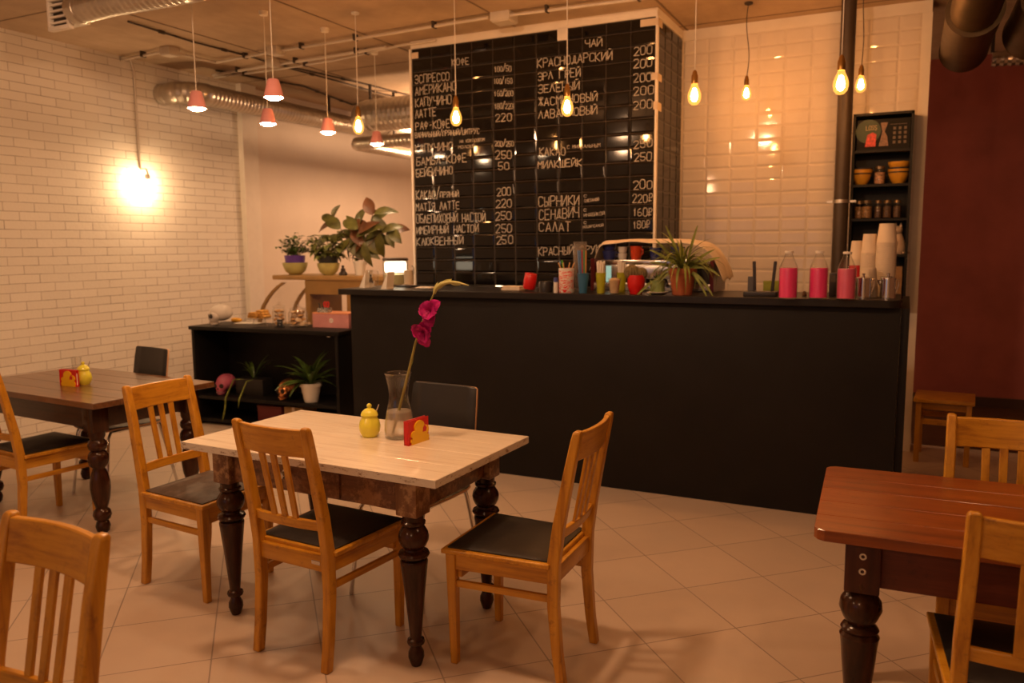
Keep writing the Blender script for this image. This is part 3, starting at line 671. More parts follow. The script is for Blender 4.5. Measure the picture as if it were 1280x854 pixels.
# ------------------------------------------------------------------ ceiling services
ZP = ZC-.02
def run(pts, r, label, mat=pvc, z=None, clips=True, name='conduit', group='conduits on the ceiling'):
    z = z or (ZC-.012 if mat is cable_dark else ZC-.036); P = [PZ(x, y, z) for x, y in pts]; o = P[0].copy(); t = thing(name, label, 'pipe', o, 0, group)
    L = [p-o for p in P]; MB().tube(L, r, 10).build('tube', mat, t, SM)
    if clips:
        mb = MB()
        for a, b in zip(L, L[1:]):
            n = int((b-a).length/.55)
            for k in range(n):
                q = a+(b-a)*((k+.5)/max(n, 1)); mb.box(q.x-.008, q.x+.008, q.y-.028, q.y+.028, q.z-.014, ZC-o.z-.0005, .002)
        if len(mb.bm.verts): mb.build('clip', cable_dark, t)
        else: mb.bm.free()
    return t
def jbox(px, py, s, label, z=None):
    p = PZ(px, py, z or ZP-.01); o = one(MB().box(-s/2, s/2, -s/2, s/2, -.035, .03, .006), 'junction_box', pvc, label, 'electrical box', p, 0, 'junction boxes on the ceiling')
    MB().box(-s*.44, s*.44, -s*.44, s*.44, -.042, -.034, .003).build('lid', pvc, o)
run([(152, 75), (207, 64), (222, 67), (270, 78)], .012, 'grey conduit leaving the brick wall through a box to the first bend')
run([(270, 78), (345, 64), (480, 43), (610, 22)], .012, 'long grey conduit crossing the ceiling to the big junction box')
run([(630, 20), (740, 6), (860, -9), (980, -22)], .012, 'grey conduit on the ceiling above the white band of the pier')
run([(266, 94), (330, 83), (410, 71), (482, 59)], .014, 'lower pale conduit curving from the duct towards the menu wall')
run([(268, 97), (345, 87), (420, 75), (500, 57), (545, 50)], .010, 'thin pale conduit just under the lower conduit')
run([(160, 27), (240, 52), (317, 72), (338, 79)], .008, 'dark cable crossing the ceiling towards the small round box', cable_dark)
run([(350, 81), (400, 92), (455, 105), (530, 124)], .0075, 'dark conduit running on from the small box behind the menu wall', cable_dark)
run([(356, 84), (420, 101), (480, 118), (530, 130)], .0075, 'second dark conduit beside the one running behind the menu wall', cable_dark)
run([(270, 88), (320, 97), (380, 108), (440, 131), (460, 128)], .0085, 'flexible dark cable above the duct along the left wall', cable_dark)
jbox(212, 64, .12, 'grey junction box on the ceiling near the brick wall')
jbox(345, 63, .11, 'grey junction box on the ceiling above the highest pink lamp')
jbox(630, 22, .16, 'large grey junction box on the ceiling above the menu wall')
jbox(341, 78, .09, 'small grey box where the lower conduits meet')
def duct(pts, r, label, mat=zinc, pitch=.05, amp=.055, collars=(), grp='metal air ducts under the ceiling', n=28, hang=(.5,)):
    """ribbed flexible duct: rings swell along the run"""
    P = [Vector(p) for p in pts]; o = P[0].copy(); t = thing('air_duct', label, 'duct', o, 0, grp); path = []
    for a, b in zip(P, P[1:]):
        L = (b-a).length; k = max(2, int(L/(pitch/2)))
        for i in range(k): path.append(a+(b-a)*(i/k)-o)
    path.append(P[-1]-o)
    MB().tube(path, r, n, [1+amp*(1 if i % 2 else 0) for i in range(len(path))])  .build('hose', mat, t, None)
    for c in hang:
        a = path[int(c*(len(path)-1))]; MB().box(a.x-.012, a.x+.012, a.y-.012, a.y+.012, a.z+r*.9, ZC-o.z).build('hanger', cable_dark, t)
    for c, L in collars:
        a = path[int(c*(len(path)-2))]; b = path[int(c*(len(path)-2))+1]; d = (b-a).normalized()
        MB().tube([a, a+d*.004, a+d*(L-.004), a+d*L], r*1.08, n, [.97, 1, 1, .97]).build('collar', mat, t, 60)
    return t
def bend(a, b, c, r, n=8):
    """round the corner a-b-c with radius r"""
    a, b, c = Vector(a), Vector(b), Vector(c); u, v = (a-b).normalized(), (c-b).normalized(); o = []
    for i in range(n+1):
        k = i/n; o.append((b+u*r)*(1-k)**2 + b*2*k*(1-k) + (b+v*r)*k*k)
    return o
# extract duct with grille, upper left
zd = 3.14; g0 = PZ(75, 17, zd); g1 = PZ(300, -18, zd)
duct([(g0.x+.14, g0.y, zd), (g0.x+.5, g0.y, zd+.01), (g0.x+1.0, g0.y, zd), (g0.x+2.2, g0.y, zd+.02)], .085, 'ribbed duct along the ceiling from the white grille, top left', collars=((.02, .06), (.5, .12)))
gr = thing('vent_grille', 'square white air grille with dark slots at the top left', 'vent', (g0.x, g0.y, zd), 0)
fr = MB()
for bb in ((-.105, .105, -.02, .02, .08, .105), (-.105, .105, -.02, .02, -.105, -.08), (-.105, -.085, -.02, .02, -.08, .08), (.085, .105, -.02, .02, -.08, .08)): fr.box(*bb, .003)
fr.build('frame', paper, gr, SM)
MB().box(-.085, .085, .012, .018, -.08, .08).build('dark_back', cable_dark, gr)
for k in range(4): MB().box(-.083, .083, -.018, .0, -.066+k*.038, -.052+k*.038, .002).build('slat', paper, gr)
MB().box(-.09, .17, .02, .10, -.07, .07, .01).build('plenum', zinc, gr)
# duct out of the brick wall turning along it
za = 3.06; e0 = PX(203, 106, XL+.02); yy = e0.y
dA = [(XL+.0, yy, za), (XL+.13, yy, za)] + bend((XL+.13, yy, za), (XL+.37, yy, za), (XL+.37, yy+.4, za), .2) + [(XL+.37, yy+.6, za), (XL+.37, yy+1.6, za), (XL+.37, yy+4.5, za)]
duct(dA, .098, 'ribbed duct coming out of the brick wall and turning along it', collars=((.03, .1), (.10, .10)))
zb = 2.98; b1 = PY(515, 140, 7.3); b0 = PY(470, 146, 7.3)
duct([(b1.x+.8, 7.3, b1.z)] + bend((b1.x+.8, 7.3, b1.z), (b0.x-.25, 7.3, b1.z), (b0.x-.25, 7.8, b1.z+.02), .3) + [(b0.x-.25, 8.6, b1.z+.02)], .165, 'widest silver ribbed duct going behind the menu pier', collars=((.06, .08),), pitch=.06)
c1 = PY(515, 173, 7.0); c0 = PY(440, 179, 7.0)
duct([(c1.x+.8, 7.0, c1.z)] + bend((c1.x+.8, 7.0, c1.z), (c0.x, 7.0, c1.z-.01), (c0.x, 7.6, c1.z-.01), .16) + [(c0.x, 10.2, c1.z-.01)], .062, 'thin silver duct with an elbow below the widest duct', collars=((.3, .07),))
# dark ducts in the corridor, coming towards the camera under its ceiling
dkz = m_corrugated('dull_duct', (.17, .12, .07), .45)
for (cx, cz, rr_, ye, yc), lab in (((.30, 2.98, .155, 6.85, 5.70), 'dull duct with a wide collar running under the ceiling of the dark corridor'), ((.70, 3.0, .18, 6.6, 5.6), 'dull duct at the right edge of the picture in the dark corridor')):
    t = thing('air_duct', lab, 'duct', (cx, ye, cz), 0, 'metal air ducts under the ceiling')
    MB().lathe([(0, 0), (rr_*.9, 0), (rr_, .01), (rr_*1.03, .02), (rr_, .03), (rr_, ye-yc-.03), (rr_*1.03, ye-yc-.02), (rr_*1.03, ye-yc), (0, ye-yc)], 40, (0, 0, 0), Vector((0, -1, 0))).build('collar', dkz, t, SM)
    MB().lathe([(rr_*.84*(1.03 if i % 2 else 1), ye-yc+i*.016) for i in range(100)], 40, (0, 0, 0), Vector((0, -1, 0))).build('hose', dkz, t, 60)
    MB().box(-.012, .012, -.3, -.276, rr_, ZC-cz).build('hanger', cable_dark, t)
q0_, q1_ = PY(1236, 78, 6.8), PY(1300, 75, 6.8)
q0_ = Vector((.545, 6.85, 2.93)); q1_ = Vector((.60, 6.85, 2.93))
duct([PY(1240, 74, 7.2), PY(1300, 71, 7.2)], .055, 'small silver flexible hose behind the two dull corridor ducts', steel, pitch=.05, amp=.1, hang=(.0, .99))
# vertical pipe beside the wall shelf
pa = PY(1061, 20, 6.45)
pp = thing('steel_pipe', 'dark vertical steel pipe running up the white tiled wall', 'pipe', (pa.x, 6.45, 0))
MB().tube([(0, 0, 0), (0, 0, 1.5), (0, 0, ZC)], .052, 20).build('tube', plain('dark_pipe_steel', (.06, .042, .03), .5, .2), pp, SM)
zz = PY(1052, 252, 6.45).z
MB().lathe([(.052, zz-.012), (.060, zz-.012), (.060, zz+.012), (.052, zz+.012)], 20).build('clamp', zinc, pp, SM)
MB().box(.05, .10, -.008, .008, zz-.008, zz+.008).box(-.10, -.05, -.008, .008, zz-.008, zz+.008).build('clamp_ear', zinc, pp)

# ------------------------------------------------------------------ small things: helpers
q_cab = CM.translation.copy()
def mpp(p): return (p-EYE).dot(-BK)/FPX           # metres per pixel at a point
def col(name, c, rough=.4, metal=0): return plain(name, c, rough, metal)
def glaze(px0, px1, py0, py1, z=ZK, ybase=None):
    """base point, width and height in metres of something standing at pixel box px0..px1, py0..py1"""
    p = PZ((px0+px1)/2, py1, z); s = mpp(p)
    if z == ZK:                     # keep it on the counter top
        y = min(max(p.y, YC+.01+(px1-px0)*s/2), YC+.42); x = PY((px0+px1)/2, py1, y).x; p = Vector((x, y, ZK)); s = mpp(p)
    return p, (px1-px0)*s, (py1-py0)*s
def cabtop(px, ly, z):
    """a point of the open cabinet seen in pixel column px, ly behind its front"""
    y = CABY+ly
    for _ in range(5): x = PY(px, 400, y).x; y = q_cab.y+(x-q_cab.x)*math.tan(ang)+ly/math.cos(ang)
    return Vector((x, y, z))
def cup_prof(rb, rt, h, th=.003): return [(0, 0), (rb, 0), (rt, h), (rt-th, h), (rb-th, th), (0, th)]
def plant_pot_thing(name, label, cat, loc, group=None): return thing(name, label, cat, loc, 0, group)

# ---- things on the tables
def sugar_bowl(px, py, z, k, label, rz=0):
    p = PZ(px, py, z); t = thing('sugar_bowl', label, 'sugar bowl', p, rz, 'yellow sugar bowls')
    MB().lathe([(0, 0), (.028*k, 0), (.030*k, .004*k), (.040*k, .022*k), (.0425*k, .042*k), (.038*k, .062*k), (.031*k, .075*k), (.030*k, .080*k), (.033*k, .083*k), (.030*k, .085*k), (0, .085*k)], 30).build('body', yellow, t, SM)
    l = MB().lathe([(.032*k, .084*k), (.034*k, .087*k), (.030*k, .098*k), (.018*k, .109*k), (.007*k, .113*k), (.0, .114*k)], 30).build('lid', yellow, t, SM)
    MB().lathe([(0, .111*k), (.005*k, .112*k), (.010*k, .119*k), (.0095*k, .126*k), (.004*k, .131*k), (0, .132*k)], 20).build('knob', yellow, l, SM)
    MB().tube([(.012, .010, .09*k), (.027*k, .014, .106*k), (.036*k, .016, .128*k)], .0024, 8).build('spoon', steel, t)
    return t
sugar_bowl(462.5, 545.5, .77, 1.12, 'yellow lidded sugar bowl beside the glass vase')
sugar_bowl(105.5, 480.5, .77, 1.08, 'yellow lidded sugar bowl on the dark table by the brick wall', 1)
def cloud(s):
    """outline of the napkin holder's cut-out front, x 0-1, z 0-1"""
    o = [(0.02, 0), (.98, 0)]
    for cx, cz, r, a0_, a1_ in ((.86, .17, .14, -40, 80), (.78, .50, .21, -30, 120), (.48, .70, .27, 10, 185), (.20, .40, .17, 80, 235), (.13, .15, .12, 120, 230)):
        for k in range(9): a = math.radians(a0_+(a1_-a0_)*k/8); o.append((cx+r*math.cos(a), cz+r*math.sin(a)))
    return [(x*s[0], z*s[1]) for x, z in o]
def napkin_holder(p, rz, label, k=1.):
    t = thing('napkin_holder', label, 'napkin holder', p, rz, 'red napkin holders'); W, Hh, D = .125*k, .092*k, .023*k
    fr = MB(); fr.box(0, W, D-.006, D, 0, Hh, .001); fr.box(0, W, 0, D, 0, .006); fr.box(0, .006, 0, D, 0, Hh*.98, .001)
    fr.box(0, W, .003, .008, 0, Hh, .001)
    fr.build('holder', red, t)
    MB().prism([(x+.012*k, z) for x, z in cloud((W*.88, Hh*.97))], -.003, .003).build('cloud_front', yelpaint, t)
    MB().prism([(W*.66+x*k, Hh*.42+z*k) for x, z in ((0, 0), (.018, 0), (.024, .012), (.012, .026), (.002, .016))], -.0042, -.0028).build('red_heart', red, t)
    MB().box(.008, W-.003, .010, D-.008, .007, Hh*.80).build('napkins', paper, t)
    return t
p = PZ(511, 558, .77); q = PZ(540, 545, .77)
napkin_holder(p, math.atan2(q.y-p.y, q.x-p.x)-.14, 'red napkin holder with a yellow cloud front, beside the glass vase', 1.12)
p = PZ(75, 482, .77); q = PZ(94, 483.5, .77)
napkin_holder(p, math.atan2(q.y-p.y, q.x-p.x), 'red and yellow napkin holder on the dark table by the brick wall', 1.08)
p = PZ(88, 475, .77) + Vector((-.10, .12, 0)); o = one(MB().lathe([(0, 0), (.026, 0), (.031, .125), (.029, .125), (.024, .004), (0, .004)], 24), 'drinking_glass', glass, 'small clear glass behind the napkin holder on the dark table', 'glass', p)
# vase with a gladiolus
pv = PZ(499.5, 547, .77); kv = mpp(pv)
vase = thing('glass_vase', 'clear waisted glass vase holding a flower on the whitewashed table', 'vase', pv)
vk, vz = 1.36, 1.14
VP = [(r*vk, z*vz) for r, z in [(.036, 0), (.046, .006), (.0485, .03), (.047, .06), (.041, .10), (.0325, .14), (.0305, .165), (.033, .20), (.040, .235), (.044, .250)]]
MB().lathe([(0, 0)]+VP+[(r*vk, z*vz) for r, z in [(.0425, .2515), (.0385, .235), (.0315, .20), (.029, .165), (.031, .14), (.0395, .10), (.0455, .06), (.047, .03), (.044, .012), (0, .010)]], 40).build('body', glass, vase, 180)
MB().lathe([(r*vk, z*vz) for r, z in [(0, .011), (.043, .013), (.046, .03), (.0447, .06), (.0387, .10), (.038, .106), (0, .106)]], 32).build('water', thin_glass('vase_water', (.96, .94, .9), .02, .30, (.85, .76, .64)), vase, 180)
gl = thing('gladiolus', 'magenta gladiolus stem leaning to the right in the vase', 'flower', pv)
def vpt(px, py, dy=0):
    return PY(px, py, pv.y+dy) - pv
stem_p = [vpt(491, 541), vpt(497, 520), vpt(505, 488), vpt(512, 460), vpt(519, 430), vpt(527, 405), vpt(536, 382), vpt(543, 366)]
MB().tube(stem_p, .0062, 10, [.9, 1, 1, .95, .85, .8, .7, .6]).build('stem', col('gladiolus_stem', (.27, .24, .06)), gl, SM)
tipm = MB(); tp_ = [vpt(543, 367), vpt(545, 361), vpt(552, 355), vpt(562, 352.5), vpt(573, 353.5), vpt(586, 357)]
tipm.tube(tp_, .0085, 10, [.7, 1.1, 1.1, .85, .6, .2])
for i in range(4):
    a = tp_[i]; d = (tp_[i+1]-tp_[i]); tipm.leaf(a, d+Vector((0, 0, .008*(-1)**i)), .05, .018, .2, up=Vector((0, -1, 0)))
tipm.build('bud_tip', col('pale_bud', (.42, .40, .14)), gl, SM)
petal = plain('magenta_petal', (.34, .006, .13), .6, 0, .2, .4, nscale=30)
def blossom(c, r, seed):
    random.seed(seed); mb = MB(); ax = Vector((random.uniform(-.2, .5), -1, random.uniform(-.3, .3))).normalized(); a = ax.orthogonal().normalized(); b = ax.cross(a)
    for k in range(6):                       # ruffled petals: a fan of rows with a wavy rim
        th = k*PI/3+random.uniform(-.12, .12); op = .9 if k % 2 else .55; d = (a*math.cos(th)+b*math.sin(th)); sd = ax.cross(d); L = r*random.uniform(.85, 1.1); R = []
        for i in range(7):
            u = i/6; wd = L*.46*math.sin(PI*min(1, .08+u*.80))**.8; q = c + ax*(L*(.55-.35*op)*math.sin(u*PI*.55)*1.0) + d*(L*u*op+.002) - ax*(L*.18*u*u*op); row = []
            for j in range(7):
                v = j/3-1; row.append(mb.bm.verts.new(q + sd*(wd*v) + ax*(L*(.16*v*v*(1-u*.5) + .055*u*math.sin(j*2.4+i+seed+k))) + d*(-L*.10*u*v*v)))
            R.append(row)
        for A_, B_ in zip(R, R[1:]):
            for j in range(6): mb.bm.faces.new((A_[j], A_[j+1], B_[j+1], B_[j]))
    for k in range(3): mb.tube([c, c+ax*r*.35+d*.004*k, c+ax*r*.55+Vector((.003*(k-1), 0, .003))], .0012, 5)
    return mb.build('blossom', petal, gl, 180)
for px, py, r, s in ((538.5, 389, .078, 1), (530, 415, .076, 4)): blossom(vpt(px, py, -.012), r, s)
gm = MB()
for a, b in zip(stem_p[3:6], stem_p[4:7]): gm.leaf(a, (b-a)+Vector((.012, 0, .0)), .05, .014, .1, up=Vector((0, -1, 0)))
gm.build('bract', col('gladiolus_bract', (.20, .22, .06)), gl, 180)

# ---- skulls
def skull(name, label, loc, rz, s, mat, dark, teeth_m, group=None, rx=0):
    t = thing(name, label, 'skull ornament', loc, rz, group)
    u = s*.60
    V = lambda x, y, z: (x*u, y*u, z*u)
    mb = MB(); g = mb.ball((0, 0, 0), 1, 4).bm
    for v in g.verts:
        x, y, z = v.co; fx = 1-.18*max(0, -y); v.co = Vector((x*.68*fx, y*.90+.12, z*.66+.98))*u
    def ringz(z, w_, y0, y1, n=20):
        return [V(w_*math.copysign(abs(math.cos(2*PI*k/n))**.8, math.cos(2*PI*k/n)), (y0+y1)/2+(y1-y0)/2*math.sin(2*PI*k/n), z) for k in range(n)]
    mb.loft([ringz(.24, .30, -.74, -.10), ringz(.36, .36, -.80, -.05), ringz(.50, .46, -.80, .0), ringz(.62, .56, -.78, .1), ringz(.82, .56, -.80, .2), ringz(.95, .52, -.80, .2), ringz(1.05, .45, -.72, .2)])
    mb.build('cranium', mat, t, 180)
    MB().loft([ringz(.0, .20, -.70, -.25), ringz(.05, .27, -.75, -.15), ringz(.14, .32, -.74, -.05), ringz(.20, .33, -.70, -.0)]).build('jaw', mat, t, SM)
    MB().ball(V(-.28, -.70, .74), .22*u, 2, (1, .6, .95)).build('eye_socket', dark, t, 180); MB().ball(V(.28, -.70, .74), .22*u, 2, (1, .6, .95)).build('eye_socket', dark, t, 180)  # dark balls and a wedge paint the shade of eye and nose hollows
    MB().prism([(-.09*u, .44*u), (.09*u, .44*u), (.0, .62*u)], -.835*u, -.72*u).build('nose_hole', dark, t)
    tm = MB()
    for k in range(8):
        a = math.radians(-150+k*120/7); x, y = .30*math.cos(a), -.50+.30*math.sin(a)
        tm.box((x-.035)*u, (x+.035)*u, (y-.03)*u, (y+.03)*u, .15*u, .27*u, .006*u)
    tm.build('teeth', teeth_m, t)
    return t
socket_shade = col('painted_socket_shade', (.03, .018, .014), .8)
ZB = .90
p = cabtop(275, .16, ZB+.0005); skull('skull', 'white ornamental skull lying on the left end of the open cabinet', p, math.radians(-34), .19, plain('white_bone', (.66, .60, .55), .5), socket_shade, plain('bone_teeth', (.5, .42, .34), .5), 'ornamental skulls')
ZS = .2705
p = cabtop(277, .15, ZS); skull('skull', 'pink ornamental skull on the inner shelf of the cabinet', p, math.radians(2), .185, plain('pink_bone', (.52, .115, .20), .45), socket_shade, plain('pink_teeth', (.40, .18, .20), .5), 'ornamental skulls')
p = cabtop(356, .13, ZS); skull('skull', 'shiny copper coloured skull on the inner shelf beside the white pot', p, math.radians(-12), .185, plain('copper', (.75, .33, .13), .2, .9), socket_shade, plain('copper_teeth', (.7, .36, .18), .25, .9), 'ornamental skulls')

# ---- plants
def pot_prof(rb, rt, h, lip=.006): return [(0, 0), (rb, 0), (rt, h*.82), (rt+lip, h*.83), (rt+lip, h), (rt, h), (rt*.95, h*.9), (0, h*.9)]
def bushy(t, mat, n, base, L, W, up_, spread, seed, droop=.5, nm='foliage', stem_mat=None):
    random.seed(seed); mb = MB(); st = MB()
    for i in range(n):
        a = random.uniform(0, 2*PI); e = random.uniform(*up_); r = random.uniform(.15, 1)*spread
        top = Vector((math.cos(a)*r*math.cos(e), math.sin(a)*r*math.cos(e), base+r*math.sin(e)+.01))
        st.tube([(math.cos(a)*.008, math.sin(a)*.008, base-.02), (top.x*.5, top.y*.5, base+(top.z-base)*.6), tuple(top)], .0016, 5)
        for k in range(3):
            th = a+random.uniform(-1.1, 1.1); mb.leaf(top*(.8+.1*k)+Vector((0, 0, base*(.2-.1*k))), (math.cos(th), math.sin(th), random.uniform(-.2, .8)), L*random.uniform(.7, 1.15), W*random.uniform(.8, 1.1), droop*random.uniform(.5, 1.3))
    mb.build(nm, mat, t, 180); st.build('stem', stem_mat or col('green_stem', (.10, .10, .03)), t)
def strap_leaves(t, mat, n, base, L, W, seed, el=(.5, 1.35), droop=1.1, nm='foliage', az=None, L_lo=.55):
    random.seed(seed); mb = MB()
    for i in range(n):
        a = 2*PI*i/n*1.618*3+random.uniform(-.3, .3) if az is None else random.uniform(*az); e = random.uniform(*el)
        mb.leaf((math.cos(a)*.012, math.sin(a)*.012, base), (math.cos(a)*math.cos(e), math.sin(a)*math.cos(e), math.sin(e)), L*random.uniform(L_lo, 1.1), W*random.uniform(.7, 1.1), droop*random.uniform(.5, 1.35), fold=.2, n=9)
    return mb.build(nm, mat, t, 180)
# showcase behind the cabinet
YS = 5.86
ZSC = PY(420, 345, YS).z
xa, xb = PY(341, 345, YS).x, PY(500, 345, YS).x
wtan = plain('tan_veneer', (.34, .195, .065), .4); wtan2 = plain('tan_veneer_edge', (.27, .15, .045), .4)
case = thing('pastry_showcase', 'tan veneered pastry showcase with a curved glass front, behind the open cabinet', 'showcase', ((xa+xb)/2, YS, 0))
def crel(o): o.matrix_parent_inverse = Matrix.Translation(case.location).inverted(); return o
DC = .50
crel(MB().box(xa, xb, YS-.01, YS+DC, ZSC-.042, ZSC, .008).build('top_board', wtan, case, SM))
xe = PY(381, 352, YS).x
ep = MB(); zt_ = ZSC-.042; zw0, zw1 = PY(400, 394, YS).z, PY(400, 368, YS).z
ep.box(xe, xe+.05, YS, YS+.03, .9, zt_); ep.box(xb-.05, xb, YS, YS+.03, .5, zt_); ep.box(xe+.05, xb-.05, YS, YS+.03, zw1, zt_); ep.box(xe+.05, xb-.05, YS, YS+.03, .5, zw0-.05)
xm = PY(433, 370, YS).x; ep.box(xm, xm+.045, YS+.004, YS+.026, .7, zw1)
crel(ep.build('end_panel', wtan2, case))
arc = [PY(352, 353, YS), PY(345, 358, YS), PY(338, 365, YS), PY(332, 373, YS), PY(327, 382, YS), PY(323.5, 393, YS), PY(321, 408, YS)]
for yy_ in (0, DC-.03):
    poly = [(q.x, q.z) for q in arc]; inner = [(q.x+.036, q.z-.004) for q in arc]
    crel(MB().prism(poly+inner[::-1], YS+yy_, YS+yy_+.022).build('curved_rib', wtan2, case))
gp = MB()
for a, b in zip(arc, arc[1:]): gp.quad((a.x+.01, YS+.02, a.z), (b.x+.01, YS+.02, b.z), (b.x+.01, YS+DC-.03, b.z), (a.x+.01, YS+DC-.03, a.z))
crel(gp.build('curved_glass', thin_glass('showcase_glass', (.96, .96, .94), .02), case, 180))
crel(MB().box(xe+.012, xe+.03, YS+.03, YS+DC, .9, zt_).build('inner_wall', wtan2, case))
crel(MB().box(arc[-1].x, xb, YS, YS+DC, .0, .80, .004).build('base_cupboard', wtan2, case))
crel(MB().box(arc[-1].x, xb, YS-.005, YS+DC, .80, .84, .004).build('display_floor', wtan, case))
def on_case(px, dy=.2): return PY(px, 300, YS+dy).x
bowl_m = plain('pale_olive_bowl', (.46, .43, .16), .35)
def bowl_pot(px, wpx, hpx, potm, potr, label, nm='potted_plant', py=343):
    p = PY(px, py, YS+.16); p.z = ZSC+.0005; s = mpp(p); t = thing(nm, label, 'potted plant', p, 0, 'plants on top of the showcase'); r, h = wpx*s/2, hpx*s
    MB().lathe([(0, 0), (r*.45, 0), (r*.78, h*.28), (r*.96, h*.7), (r, h), (r*.95, h), (r*.9, h*.7), (0, h*.5)], 28).build('bowl', bowl_m, t, SM)
    MB().lathe([(0, h*.5), (r*potr*.88, h*.6), (r*potr, h*1.6), (r*potr*.93, h*1.6), (0, h*1.5)], 28).build('pot', potm, t, SM)
    return t, h*1.5, s
t, b, s = bowl_pot(369.5, 31, 15, plain('violet_pot', (.11, .045, .30), .4), .82, 'small bushy plant in a violet pot and olive bowl, leftmost on the showcase')
bushy(t, leafA, 75, b, .06, .030, (.25, 1.5), .215, 3)
t, b, s = bowl_pot(411, 28, 15, plain('black_pot', (.02, .02, .02), .4), .9, 'variegated leafy plant in a dark pot and olive bowl, middle of the showcase')
bushy(t, leafB, 62, b, .095, .052, (-.2, 1.4), .25, 5, .8)
# tall bronze plant
p = PY(450, 341, YS+.22); p.z = ZSC+.0005; s = mpp(p); t = thing('potted_plant', 'tall plant with broad bronze leaves in a white pot on the showcase', 'potted plant', p, 0, 'plants on top of the showcase')
MB().lathe(pot_prof(.042, .056, .13, .003), 28).build('pot', white_cer, t, SM)
random.seed(11); lf = MB(); lf2 = MB(); st = MB()
def bl(px, py, dy=0): return PY(px, py, p.y+dy)-p
stems = [[(450, 325), (455, 305), (461, 285), (466, 268), (470, 262)], [(452, 325), (462, 305), (475, 292), (488, 288), (500, 283)], [(449, 325), (440, 305), (425, 285), (415, 276)], [(450, 325), (452, 310), (450, 295), (447, 282)], [(448, 325), (438, 310), (428, 300), (412, 297)]]
for sp in stems: st.tube([bl(*q) for q in sp], .004, 6)
big = [(466, 268, 462, 258, 30), (468, 266, 486, 262, 40), (466, 272, 480, 285, 36), (478, 290, 497, 280, 34), (488, 288, 505, 284, 30), (490, 288, 500, 297, 30), (486, 288, 492, 304, 28), (475, 292, 474, 312, 40), (462, 290, 445, 276, 42), (462, 294, 478, 300, 36), (455, 303, 462, 325, 40), (458, 300, 440, 296, 42), (450, 297, 436, 284, 40),
       (447, 284, 452, 268, 34), (447, 286, 430, 275, 36), (425, 286, 408, 270, 34), (418, 278, 404, 284, 34), (416, 276, 422, 262, 30), (415, 278, 403, 268, 28), (428, 300, 410, 296, 36), (438, 308, 420, 312, 36), (412, 297, 398, 304, 34), (440, 305, 430, 322, 34), (452, 308, 470, 318, 38), (448, 292, 462, 280, 40), (436, 298, 446, 312, 40), (456, 300, 470, 290, 40), (462, 285, 450, 300, 36), (452, 300, 446, 318, 38), (440, 296, 424, 290, 34)]
big += [(446, 296, 458, 286, 38), (444, 302, 430, 308, 38), (452, 306, 440, 318, 38), (456, 300, 468, 310, 38), (452, 290, 440, 274, 38), (458, 292, 472, 284, 38), (440, 290, 452, 300, 38), (464, 280, 474, 270, 34), (436, 300, 424, 318, 36), (460, 308, 452, 326, 36)]
for i, (x0_, y0_, x1_, y1_, L) in enumerate(big):
    a = bl(x0_, y0_, random.uniform(-.06, .06)); d = bl(x1_, y1_)-bl(x0_, y0_); d.y += random.uniform(-.06, .03)
    (lf if i % 4 else lf2).leaf(a, d, max(L*s*.82, .11), .108*random.uniform(.8, 1.15), .4, up=Vector((random.uniform(-.3, .3), -.8, .6)), n=7)
lf.build('foliage', leafC, t, 180); lf2.build('young_foliage', plain('reddish_leaf', (.12, .045, .016), .4, 0, .5, .4), t, 180); st.build('stem', col('brown_stem', (.12, .06, .03)), t)
p = PY(429, 342, YS+.10); p.z = ZSC+.0005; o = thing('figurine', 'small dark seated figurine between the plants on the showcase', 'figurine', p)
bz_ = plain('dark_bronze', (.03, .016, .01), .4, .4)
MB().lathe([(0, 0), (.038, 0), (.044, .012), (.036, .028), (.022, .04), (.024, .055), (.018, .066), (0, .068)], 20, ell=.8).build('body', bz_, o, SM); MB().ball((0, 0, .08), .014, 2).build('head', bz_, o, 180)
# plants inside the cabinet
p = cabtop(385.5, .11, ZS); s = mpp(p); t = thing('potted_plant', 'green plant in a white pot on the cabinet inner shelf', 'potted plant', p)
MB().lathe(pot_prof(.060, .086, .165, .009), 30).build('pot', white_cer, t, SM); MB().lathe([(0, .143), (.079, .146), (0, .15)], 20).build('soil', soil, t)
strap_leaves(t, leafA, 34, .15, .34, .055, 21, (.35, 1.45), .8)
p = cabtop(314, .22, ZS); t = thing('planter_box', 'black planter box with a trailing spider plant on the cabinet inner shelf', 'planter', p, ang)
MB().box(-.155, .155, -.07, .07, 0, .15, .006).build('box', plain('black_planter', (.016, .014, .014), .45), t, SM)
strap_leaves(t, leafA, 14, .14, .30, .024, 33, (.8, 1.5), .7)
MB().tube([(-.06, -.065, .145), (-.10, -.15, .15), (-.12, -.24, 0.0), (-.12, -.25, -.08), (-.15, -.25, -.18), (-.16, -.25, -.21)], .005, 6, [.6, 1, 1.4, 1.6, 1.4, .3]).tube([(.04, -.065, .145), (.035, -.14, .14), (.03, -.235, .0), (.02, -.245, -.08)], .005, 6, [.6, 1, 1.4, .3]).build('trailing_leaf', leafS, t)
o = one(MB().box(-.13, .13, 0, .2, 0, .14, .004), 'storage_box', plain('dark_red_box', (.12, .012, .012), .6), 'dark red box on the bottom board of the cabinet', 'box', CM @ Vector((.78, .08, .0605)), ang)
MB().box(-.133, .133, -.003, .203, .12, .145, .003).build('lid', plain('dark_red_box', (.12, .012, .012)), o, SM)
o = one(MB().box(-.1, .1, 0, .2, 0, .15, .004), 'storage_box', plain('kraft_board', (.36, .22, .09), .8), 'tan cardboard box on the bottom board of the cabinet', 'box', CM @ Vector((1.04, .08, .0605)), ang)
MB().box(-.015, .015, -.002, -.0005, 0, .15).build('tape', tape, o)

